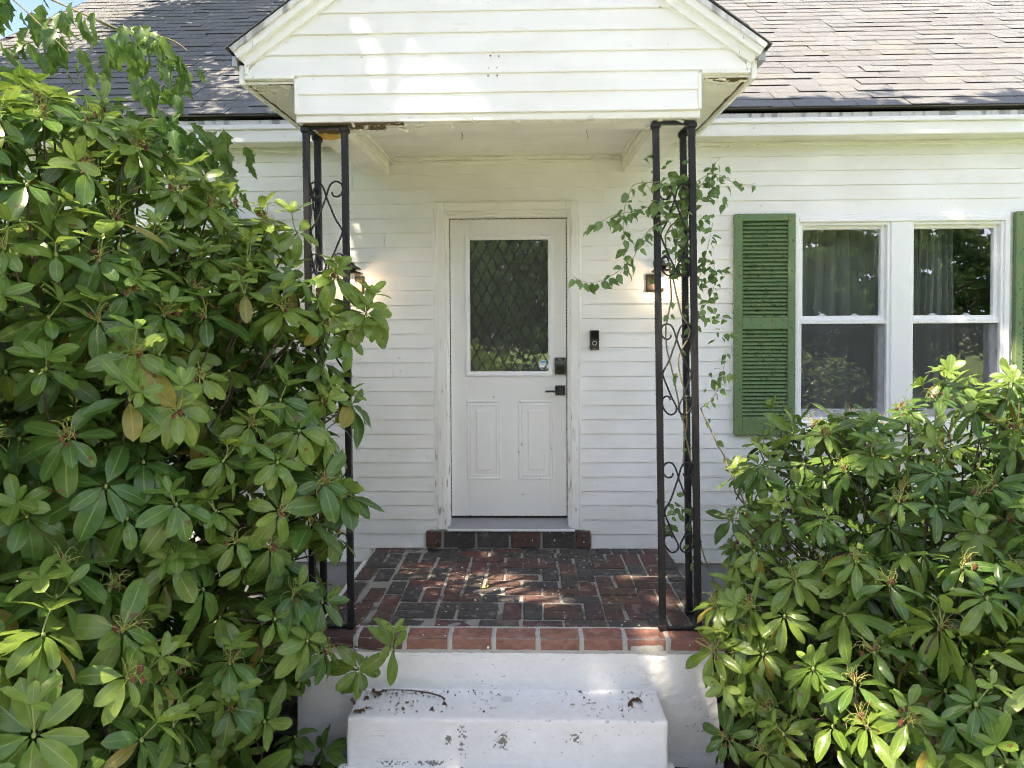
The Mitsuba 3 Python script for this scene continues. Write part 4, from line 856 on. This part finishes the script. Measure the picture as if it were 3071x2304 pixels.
shrub(rsh, [((1.76, -1.15, .32), (.74, .72, .72)), ((2.45, -1.15, .55), (.88, .72, .70)), ((1.60, -1.95, -.12), (.64, .68, .72)), ((1.24, -1.45, .0), (.36, .38, .52)), ((2.35, -1.95, .18), (.75, .70, .68)), ((1.58, -.85, .68), (.34, .35, .40))],
      900, NARROW, .145, keep_r, 5, .32, .45, np.array([1.9, -1.3, -.1]), mats=('leaf_mature', 'leaf_deep'),
      extra=[((1.02, -1.5, .05), (-.6, -.6, .4)), ((1.0, -1.62, -.22), (-.7, -.6, .0)), ((.83, -1.52, .26), (-.5, -.6, .6)), ((.80, -1.6, .10), (-.6, -.7, .3)), ((.86, -1.62, -.06), (-.5, -.8, .2)), ((.84, -1.66, -.24), (-.6, -.8, -.1)), ((.94, -1.52, .36), (-.3, -.6, .7)), ((.92, -1.6, .18), (-.3, -.8, .4)), ((1.0, -1.5, .50), (-.3, -.6, .6)), ((1.08, -1.0, .72), (-.4, -.6, .6)), ((1.05, -1.02, .50), (-.5, -.7, .2)), ((1.07, -1.08, .32), (-.5, -.7, .2)), ((1.02, -1.2, .42), (-.5, -.7, .3)), ((1.0, -1.28, .62), (-.4, -.6, .6)), ((1.12, -1.2, .82), (-.3, -.5, .8)), ((1.0, -1.1, .15), (-.5, -.8, .0))])
trunks(rsh, (1.9, -1.3, GZ - .05), [(1.5, -1.2, .6), (2.4, -1.2, .7), (1.6, -1.9, .2), (2.3, -1.9, .4), (1.3, -1.4, .2)], .022, 2)
ssh = thing('shrub', 'low dark seedling shrub at the foot of the white steps on the left', 'shrub')
shrub(ssh, [((-1.12, -1.72, -.52), (.26, .20, .20)), ((-.96, -1.76, -.50), (.10, .10, .10))], 14, MATURE, .135, lambda p: p[0] < -.95 and p[1] < -1.42, 9, 0, 0, np.array([-1.1, -1.55, -.65]), mats=('leaf_deep', 'leaf_deep'), upw=.9, outw=.5,
      extra=[((-.93, -1.48, -.43), (.1, -.9, .5)), ((-1.06, -1.50, -.36), (-.1, -.9, .5)), ((-.86, -1.56, -.50), (.3, -.9, .3)), ((-1.13, -1.55, -.47), (-.3, -.8, .4)), ((-1.0, -1.6, -.55), (0, -.9, .4))])

# ------------------------------------------------------------------ vine on the right post
vine = thing('vine', 'slender climbing vine with small pointed leaves wound round the right iron post', 'vine')
VL = {'A': [(.676, -1.2, 2.22), (.587, -1.2, 2.199), (.52, -1.21, 2.188), (.48, -1.22, 2.1), (.464, -1.22, 1.966), (.475, -1.21, 1.831), (.453, -1.2, 1.764)],
 'B': [(.66, -1.12, 2.12), (.632, -1.18, 2.098), (.542, -1.21, 2.066), (.431, -1.22, 2.044), (.341, -1.2, 2.0), (.285, -1.2, 1.967)],
 'C': [(.69, -1.13, 2.03), (.606, -1.2, 1.983), (.55, -1.22, 1.917), (.506, -1.23, 1.829), (.428, -1.22, 1.763), (.339, -1.22, 1.719), (.26, -1.2, 1.73), (.22, -1.2, 1.755)],
 'D': [(.78, -1.12, 2.19), (.86, -1.1, 2.235), (.926, -1.1, 2.264), (1.005, -1.08, 2.24), (1.062, -1.08, 2.217), (1.15, -1.06, 2.225)],
 'E': [(.80, -1.1, 2.10), (.834, -1.08, 2.162), (.903, -1.08, 2.253), (.944, -1.08, 2.321), (.966, -1.08, 2.344)],
 'F': [(.83, -1.05, 1.60), (.859, -1.05, 1.706), (.893, -1.04, 1.823), (.928, -1.04, 1.962), (.94, -1.04, 2.032)],
 'G': [(.82, -1.05, 1.45), (.847, -1.05, 1.519), (.917, -1.04, 1.635), (.958, -1.04, 1.752), (.93, -1.04, 1.83)],
 'H': [(1.15, -1.15, .42), (1.06, -1.1, .68), (.988, -1.06, .848), (.929, -1.05, .977), (.882, -1.05, 1.095)], 'H2': [(.882, -1.05, 1.095), (.941, -1.05, 1.142), (.983, -1.05, 1.236), (.999, -1.04, 1.307), (1.006, -1.04, 1.389)],
 'S1': [(.754, -1.1, 2.255), (.738, -1.09, 2.025), (.697, -1.1, 1.98), (.711, -1.1, 1.818), (.715, -1.1, 1.703), (.72, -1.1, 1.634), (.697, -1.11, 1.541), (.692, -1.1, 1.449), (.724, -1.1, 1.287), (.777, -1.08, 1.054), (.812, -1.06, .914), (.85, -1.05, .6), (.95, -1.06, .2)],
 'S2': [(.706, -1.12, 1.816), (.738, -1.11, 1.678), (.784, -1.11, 1.54), (.805, -1.12, 1.471), (.761, -1.12, 1.379), (.789, -1.1, 1.172), (.803, -1.08, 1.056), (.79, -1.06, .8)],
 'S3': [(.80, -1.12, 2.2), (.784, -1.12, 2.09), (.761, -1.11, 1.976), (.738, -1.12, 1.839), (.761, -1.1, 1.747)], 'S4': [(.70, -1.13, 2.2), (.74, -1.12, 2.12), (.79, -1.1, 2.05), (.80, -1.09, 1.9), (.77, -1.09, 1.78)], 'L': [(.86, -1.05, .30), (.824, -1.1, .4), (.789, -1.12, .588), (.72, -1.12, .611), (.674, -1.13, .634)], 'M': [(.70, -1.14, 2.19), (.76, -1.13, 2.235), (.82, -1.12, 2.21)]}
vf = Foliage(vine); r = np.random.default_rng(21)
for nm, pts in VL.items():
    main = nm in ('S1', 'S2', 'H'); q = spline(pts, 34)
    q = q + (meshkit.noise(q * 14 + 3)[:, None] - .5) * .014
    add(vine + '__stem', tube(q, np.linspace(.0042, .0036, 34) if main else np.linspace(.0022, .0010, 34), 6, False), 'vine_stem', True)
    step = .035 if not main else .10
    L = np.linalg.norm(np.diff(q, axis=0), axis=1).sum(); m = int(L / step)
    dens = {'S1': .5, 'S2': .35, 'H': .35}.get(nm, 1.0)
    for i in range(m):
        p = q[int((i + .5) / m * 33)]
        if main and (p[2] < 1.5 and r.random() < .6): continue
        for s in (-1, 1):
            if r.random() > .85 * dens + .1: continue
            az = r.uniform(0, 6.28); d = np.array([math.cos(az) * .8, math.sin(az) * .6 - .25, r.uniform(-1.0, .15)]); ln = r.uniform(.028, .062) * (1.15 if nm in 'ABCM' else .85)
            e = p + unit(d) * .012
            vf.leaf('h', HEART, 'leaf_vine', e, d + np.array([0, 0, -.3]), np.array([0, -.75, .55]) + r.normal(0, .35, 3), ln, 1)
for c, s, m in (((.76, -1.12, 2.19), .07, 46), ((.70, -1.15, 2.14), .07, 30), ((.92, -1.08, 2.19), .06, 36), ((.79, -1.11, 1.98), .06, 34), ((.78, -1.1, 1.85), .06, 28), ((.93, -1.04, 1.77), .05, 24), ((.95, -1.04, 1.55), .05, 22), ((.73, -1.12, .56), .06, 14), ((.96, -1.05, 1.22), .05, 12)):
    for k in range(m):
        p = np.array(c) + r.normal(0, 1, 3) * s * (1, .5, 1)
        vf.leaf('h', HEART, 'leaf_vine', p, np.array([r.normal(0, .7), r.normal(-.2, .4), r.uniform(-1, .2)]), np.array([0, -.75, .55]) + r.normal(0, .4, 3), r.uniform(.028, .060), .5)
vf.finish('small vine leaves')

# ------------------------------------------------------------------ trees
def crown_cloud(blobs, clumps, per, size, seed, keep=None, droop=0.0):
    r = np.random.default_rng(seed); C, R = np.array([b[0] for b in blobs], float), np.array([b[1] for b in blobs], float)
    w = (R.prod(1)) ** .67; c = []
    while len(c) < clumps:
        i = r.choice(len(C), p=w / w.sum()); u = unit(r.normal(size=3)); c.append(C[i] + R[i] * u * r.uniform(.45, 1.0) ** .5)
    c = np.array(c); P = np.repeat(c, per, 0) + r.normal(0, 1, (clumps * per, 3)) * (.30, .30, .20) * R.mean() * .30
    if droop: P[:, 2] -= np.abs(r.normal(0, droop, len(P)))
    if keep is not None: P = P[keep(P)]
    n = len(P); d = r.normal(size=(n, 3)) * (1, 1, .5) - (0, 0, .4); d /= np.linalg.norm(d, axis=1, keepdims=True)
    nn = np.cross(d, r.normal(size=(n, 3))); nn /= np.linalg.norm(nn, axis=1, keepdims=True); up = np.sign(nn[:, 2:3]); nn *= np.where(up == 0, 1, up)
    s = np.cross(d, nn); L = (size * r.uniform(.7, 1.3, n))[:, None]
    v = np.stack([P, P + d * L * .5 + s * L * .30, P + d * L, P + d * L * .5 - s * L * .30], 1).reshape(-1, 3)
    i = np.arange(n)[:, None] * 4
    return v, i + np.array([[0, 1, 2, 3]])
def shade_tree(name, label, base, blobs, clumps, per, size, seed, bsdf='crown_leaves', keep=None, r0=.22, limbs=7, droop=0.0, group=None, thin=1.0):
    t = thing(name, label, 'tree', group); r = np.random.default_rng(seed); base = np.array(base, float)
    cen = np.array(blobs[0][0], float); fork = base + (cen - base) * (.0, .0, .5) + (cen - base) * (.35, .35, 0)
    add(t + '__trunk', tube(spline([base - (0, 0, .2), base * .6 + fork * .4 + r.normal(0, .08, 3), fork], 12), np.linspace(r0 * 1.25, r0 * .75, 12), 10, False), 'bark', True)
    for k in range(limbs):
        b = blobs[k % len(blobs)]; tip = np.array(b[0]) + np.array(b[1]) * unit(r.normal(size=3)) * .7
        if keep is not None and not keep(tip[None])[0]: tip = np.array(b[0], float)
        mid = (fork + tip) / 2 + r.normal(0, .25, 3); add(t + '__limb', tube(spline([fork - (0, 0, .1), mid, tip], 10), np.linspace(r0 * .45 * thin, r0 * .10, 10), 6, False), 'bark', True)
    add(t + '__crown', crown_cloud(blobs, clumps, per, size, seed + 1, keep, droop), bsdf)
    return t
# where a leaf's shadow would cross the level of 6.5 m on its way down the sunbeam
def level(P): return P[:, 0] - .476 * (6.5 - P[:, 2]), P[:, 1] - .333 * (6.5 - P[:, 2])
def keep_a(P):
    x, y = level(P); g = meshkit.noise(np.stack([x * 1.1, y * 1.1, x * 0], 1), 4)
    open_roof = (x > -1.35) & (y > -1.22 + .30 * g); lit_jamb = (x > .64) & (y < -1.52); sun_window = ((x < -3.0) & (x > -6.2) & (y > -4.2 + .5 * g) & (y < -2.4) & ((x < -3.55) | (y > -3.25)) & (meshkit.noise(np.stack([x * 1.7, y * 1.7, x * 0 + 8], 1), 2) < .93)) | ((x > -1.3) & (x < .7) & (y > -4.2) & (y < -2.35) & (meshkit.noise(np.stack([x * 2.1, y * 2.1, x * 0 + 5], 1), 6) < .50))
    gaps = meshkit.noise(np.stack([x * 2.4, y * 2.4, x * 0 + 3], 1), 9)
    return ~open_roof & ~lit_jamb & ~sun_window & (P[:, 2] > 4.9) & (gaps > .25) & ((y > -4.35) | ((x > -1.7) & (y > -5.1)) | ((x < -3.2) & (y > -5.4)))
shade_tree('shade_tree', 'spreading shade tree overhanging the front of the house from the lawn', (-6.3, -3.6, GZ), [((-3.0, -3.3, 7.0), (2.6, 1.2, 1.3)), ((-.3, -3.1, 7.0), (1.9, 1.2, 1.1)), ((-4.6, -3.4, 7.4), (1.8, 1.3, 1.3)), ((-3.4, -2.4, 6.6), (1.8, 1.2, 1.0)), ((-.6, -2.0, 6.6), (1.35, .75, .6)), ((-1.7, -2.3, 6.5), (1.3, .7, .5)), ((.45, -1.68, 6.6), (1.0, .50, .35)), ((-.3, -1.6, 6.7), (.9, .40, .35)), ((-2.9, -3.85, 6.2), (.9, .42, .4)), ((-3.1, -1.62, 6.4), (.8, .42, .4)), ((-2.4, -1.9, 6.5), (.8, .4, .4)), ((-1.8, -2.5, 6.6), (1.2, .5, .5)), ((-2.05, -2.45, 6.4), (.75, .35, .35)), ((.25, -1.55, 6.7), (.6, .3, .3)), ((1.1, -1.38, 6.7), (.65, .25, .3)), ((-.4, -4.4, 6.9), (1.5, .7, .7)), ((-4.5, -4.7, 7.0), (1.3, .8, .7))], 700, 58, .15, 31, keep=keep_a, r0=.20, limbs=5, thin=.5)
def keep_b(P):
    x, y = level(P); return (x < -2.0) & (y > -2.3) & (P[:, 2] > 4.75 + .5 * np.maximum(0, P[:, 1])) & (P[:, 0] < -2.3)
lt = shade_tree('tree', 'tree left of the house whose drooping leafy branches hang before the roof', (-4.9, -1.6, GZ), [((-4.0, -.6, 6.6), (1.6, 1.9, 1.4)), ((-3.6, 1.2, 6.9), (1.3, 1.4, 1.0))], 330, 58, .13, 41, keep=keep_b, r0=.13, limbs=6)
tf = Foliage(lt, 300); r = np.random.default_rng(43)
BR_L = [[(-4.75, -1.6, 2.6), (-3.4, -1.5, 3.15), (-2.6, -1.47, 3.14), (-2.153, -1.45, 2.998), (-1.935, -1.45, 2.898), (-1.755, -1.45, 2.82), (-1.62, -1.45, 2.74)],
        [(-3.4, -1.5, 3.15), (-2.9, -1.4, 2.88), (-2.478, -1.35, 2.82), (-2.344, -1.35, 2.85), (-2.166, -1.35, 2.876), (-2.0, -1.35, 2.9)],
        [(-2.6, -1.47, 3.14), (-2.3, -1.5, 2.98), (-2.15, -1.5, 2.84), (-2.05, -1.5, 2.74)],
        [(-1.935, -1.45, 2.898), (-1.80, -1.42, 2.86), (-1.66, -1.4, 2.84), (-1.56, -1.4, 2.78)],
        [(-4.7, -1.4, 2.2), (-3.4, -1.1, 2.66), (-2.511, -1.0, 2.70), (-2.266, -1.0, 2.66), (-2.023, -1.0, 2.551), (-1.73, -1.0, 2.47), (-1.52, -1.0, 2.40)],
        [(-2.266, -1.0, 2.66), (-2.05, -.9, 2.62), (-1.85, -.9, 2.56), (-1.66, -.9, 2.49)], [(-2.6, -1.05, 2.70), (-2.3, -1.1, 2.58), (-2.0, -1.1, 2.44), (-1.62, -1.1, 2.36)],
        [(-3.2, -1.5, 3.1), (-2.9, -1.6, 3.02), (-2.62, -1.6, 2.98), (-2.50, -1.6, 2.9)]]
for bi, pts in enumerate(BR_L):
    q = spline(pts, 30); add(lt + '__branch', tube(q, np.linspace(.014 if bi in (0, 4) else .006, .0025, 30), 6, False), 'vine_stem', True)
    L = np.linalg.norm(np.diff(q, axis=0), axis=1).sum(); m = int(L / .05)
    for i in range(m):
        p = q[int((i + .5) / m * 29)]
        if p[0] < -3.3: continue
        for s in range(2):
            tw = p + np.array([r.normal(0, .05), r.normal(0, .05), -abs(r.normal(0, .04))])
            add_n = int(r.integers(0, 3)) + (1 if bi in (4, 5, 6) else 0)
            for k in range(add_n):
                d = np.array([r.normal(0, .45), r.normal(0, .35), -1.0 + r.normal(0, .25)]); e = tw + r.normal(0, .03, 3)
                nrm = np.array([r.normal(0, .6), -.8, .5 + r.normal(0, .3)])
                tf.leaf('t', TOOTH, 'leaf_tree', e, d, nrm, r.uniform(.08, .14), 1.0 + (bi < 4))
for cpt, sd, m in (((-1.72, -1.42, 2.72), (.13, .05, .10), 18), ((-1.95, -1.42, 2.78), (.13, .06, .10), 9), ((-2.18, -1.4, 2.84), (.12, .06, .09), 7), ((-1.62, -1.42, 2.6), (.07, .05, .10), 16), ((-1.56, -1.02, 2.28), (.05, .05, .10), 26), ((-1.9, -1.0, 2.46), (.16, .08, .08), 50), ((-2.25, -1.05, 2.56), (.16, .08, .08), 50), ((-2.05, -1.1, 2.36), (.25, .06, .10), 40)):
    for k in range(m):
        e = np.array(cpt) + r.normal(0, 1, 3) * sd
        tf.leaf('t', TOOTH, 'leaf_tree', e, np.array([r.normal(0, .45), r.normal(0, .35), -1.0 + r.normal(0, .3)]), np.array([r.normal(0, .6), -.8, .5 + r.normal(0, .3)]), r.uniform(.08, .14), .8)
tf.finish('pointed drooping leaves')

# trees across the lawn, mirrored in the window panes and the door glass
def ring_tree(label, x, y, h, w, seed, low=.12, clumps=130, per=46, name='lawn_tree', droop=0.0, size=.26, bsdf='far_leaves'):
    z = float(ground_z(np.array([x]), np.array([y]))[0])
    shade_tree(name, label, (x, y, z), [((x, y, z + h * .58), (w, w, h * (.5 - low * .5))), ((x + w * .4, y + .5, z + h * .45), (w * .7, w * .7, h * .32)), ((x - w * .4, y, z + h * .40), (w * .7, w * .7, h * .30))], clumps, per, size, seed, bsdf, r0=.03 * h, limbs=5, droop=droop, group=None)
for i, (x, y, h, w, tx) in enumerate(((6.5, -13.5, 6.2, 2.4, 'bushy lawn tree nearest the right window, across the grass'), (10.5, -15, 6.8, 2.9, 'tall broad lawn tree to the right across the grass'), (3.2, -19, 7.2, 2.8, 'dense lawn tree straight across from the right shrub'),
        (-2.5, -24, 8.2, 3.4, 'dark tall lawn tree facing the front door'), (2.0, -28, 8.8, 3.9, 'large lawn tree at the far back, facing the steps'), (-7.5, -21, 7.2, 3.2, 'round lawn tree across the grass on the left'), (14.5, -20, 7.6, 3.5, 'rightmost tall lawn tree at the grass edge'), (7.5, -22, 7.8, 3.4, 'wide lawn tree behind the bushy one'), (-13, -26, 8.4, 4.0, 'leftmost lawn tree far over the grass'), (19, -14, 7, 3.2, 'lawn tree far out to the right of the house'), (-6, -34, 10.5, 5.0, 'great lawn tree on the far boundary, left of the steps axis'), (5, -35, 10.5, 5.0, 'great lawn tree on the far boundary, straight behind the wide one'), (13, -31, 10, 4.8, 'great lawn tree on the far boundary at the right'))):
    ring_tree(tx, x, y, h, w, 60 + i * 3, clumps=230 if i in (3, 4, 5, 8, 10, 11, 12) else 150)
ring_tree('weeping tree with hanging fronds over the lawn, mirrored in the door glass', -1.6, -11.5, 6.2, 1.7, 99, .2, 90, 46, 'weeping_tree', .9, .20)
ds = thing('round_shrub', 'sunlit dome shaped shrub on the lawn, mirrored low in the door glass', 'shrub')
zz = float(ground_z(np.array([-1.5]), np.array([-8.6]))[0]) + .05
add(ds + '__foliage', crown_cloud([((-1.45, -8.8, zz + 1.0), (1.15, 1.0, 1.15))], 200, 40, .10, 71), 'leaf_fresh')
labels[ds + '__foliage'] = {'label': 'dense small leaves', 'kind': 'stuff'}
add(ds + '__stem', tube([(-1.45, -8.8, zz - .1), (-1.45, -8.8, zz + .5), (-1.4, -8.8, zz + 1.0)], [.05, .04, .02], 7, False), 'bark', True)

# ------------------------------------------------------------------ litter
r = np.random.default_rng(5)
def flat_leaf(p, az, L, kind, shapes, bsdf, key_name, label, group, tilt_=.15):
    key = numbered(key_name); m = orient(np.array(p, float), np.array([math.cos(az), math.sin(az), r.normal(0, tilt_)]), np.array([r.normal(0, tilt_), r.normal(0, tilt_), 1.0]), L)
    k = int(r.integers(len(shapes))); scene[key] = leaf_entry(kind, shapes, k, bsdf, m); labels[key] = {'label': label, 'category': 'leaf'}
    if group: labels[key]['group'] = group
CURL = [leaf_mesh(.45, .5, 1.2, .18, 1, 8, 51), leaf_mesh(.5, .3, -.9, .25, 1, 8, 52), leaf_mesh(.38, .7, .5, .2, 1, 8, 53)]
for (x, y), tx in zip(((-.775, -1.34), (-.805, -1.42), (-.745, -1.46), (-.70, -1.33), (-.62, -1.42), (-.585, -1.44), (-.555, -1.40), (-.44, -1.43), (-.40, -1.39), (-.80, -1.49), (-.76, -1.30), (-.68, -1.30), (.50, -1.34), (.53, -1.385), (.475, -1.36)),
    ('at the left edge, half way back', 'on the left edge near the front corner', 'near the front left corner, inside the edge', 'beside the twig, below its left end', 'in the left third, midway to the front', 'in the left third, nearest the front', 'right of the cluster in the left third', 'left of the middle, nearer the front', 'under the tip of the twig', 'in the front left corner', 'in the back left corner', 'under the twig against the riser', 'near the right edge, largest of three', 'near the right edge, rightmost of three', 'near the right edge, leftmost of three')):
    flat_leaf((x, y, -.246), r.uniform(0, 6.28), r.uniform(.038, .066), 'c', CURL, 'leaf_dead', 'dead_leaf', 'curled brown dead leaf on the upper step ' + tx, 'brown leaves on the white step')
flat_leaf((.19, -1.40, -.247), .3, .035, 'y', YOUNG, 'leaf_fresh', 'fallen_leaf', 'small yellow green leaf on the white step, right of its middle', None)
flat_leaf((.50, -.14, .004), 2.6, .075, 'c', CURL, 'leaf_mature', 'fallen_leaf', 'green fallen leaf on the bricks right of the door step', None)
flat_leaf((-.70, .085, .006), .1, .11, 'c', CURL, 'leaf_dead', 'fallen_leaf', 'long tan leaf on the bricks against the siding left of the door', None)
flat_leaf((.60, -.12, .004), 1.0, .03, 'y', YOUNG, 'leaf_fresh', 'fallen_leaf', 'tiny yellow leaf on the bricks near the right edge', None)
tw = thing('twig', 'thin dark fallen twig on the upper step at left', 'twig')
scene[tw] = ply(tube(spline([(-.70, -1.30, -.240), (-.60, -1.305, -.236), (-.50, -1.315, -.240), (-.42, -1.345, -.243), (-.395, -1.37, -.244)], 20), np.linspace(.0022, .0042, 20), 6), 'bark', True)
tw = thing('twig', 'short pale twig across the bricks right of the middle', 'twig')
scene[tw] = ply(tube([(.285, -.53, .006), (.32, -.515, .008), (.355, -.50, .005)], .0028, 5), 'vine_stem', True)
ct = thing('catkin', 'yellow green curled catkin on the middle of the bricks', 'catkin')
scene[ct] = ply(tube(spline([(-.285, -.60, .007), (-.25, -.615, .007), (-.235, -.60, .008), (-.245, -.57, .008), (-.235, -.545, .009)], 20), .0048, 6), 'stalk_yellow', True)
crumbs = []
def crumb(x, y, z, s):
    v = (_s * s * r.uniform(.4, 1.2, 3) * (1, 1, .35)) @ np.linalg.qr(r.normal(size=(3, 3)))[0] + (x, y, z); crumbs.append((v, BOXF))
for k in range(230): crumb(np.clip(r.choice([r.normal(-.62, .10), r.uniform(-.8, .6), r.normal(.50, .06)], p=[.45, .4, .15]), -.80, .60), r.choice([-1.285 - abs(r.normal(0, .03)), r.uniform(-1.5, -1.28)], p=[.55, .45]), -.2465, r.uniform(.0012, .0045))
for k in range(120): crumb(r.uniform(-.83, .63), -1.54 - abs(r.normal(0, .03)), -.470, r.uniform(.0015, .004))
for k in range(150): crumb(r.uniform(-1.0, .9), r.choice([.115 - abs(r.normal(0, .03)), r.uniform(-1.1, .1)], p=[.6, .4]), .0015, r.uniform(.001, .003))
key = add('debris', cat(crumbs), 'dark_crumb'); labels[key] = {'label': 'dark crumbs of leaf litter scattered on the steps and bricks', 'category': 'debris', 'kind': 'stuff'}
soil_litter = []
for k in range(260):
    x, y = r.uniform(-1.9, 2.6), r.uniform(-2.6, -.6)
    if -1.2 < x < 1.0 and y > -1.9: continue
    v, f, uv = CURL[int(r.integers(3))]; z = float(soil_z(np.array([x]), np.array([y]))[0]); az = r.uniform(0, 6.28)
    soil_litter.append((moved(v, orient(np.array([x, y, z + .012]), np.array([math.cos(az), math.sin(az), r.normal(0, .2)]), np.array([r.normal(0, .3), r.normal(0, .3), 1]), r.uniform(.03, .09))), f))
key = add('leaf_litter', cat(soil_litter), 'leaf_dead'); labels[key] = {'label': 'brown leaf litter over the dark soil under the shrubs', 'category': 'leaf litter', 'kind': 'stuff'}
ch = thing('paint_flake', 'pale grey flake of paint on the dark soil right of the steps', 'paint flake')
scene[ch] = ply(ragged(1.02, 1.075, -1.58, -1.545, GZ + .075, 4, .002, .008, False), 'white_trim')
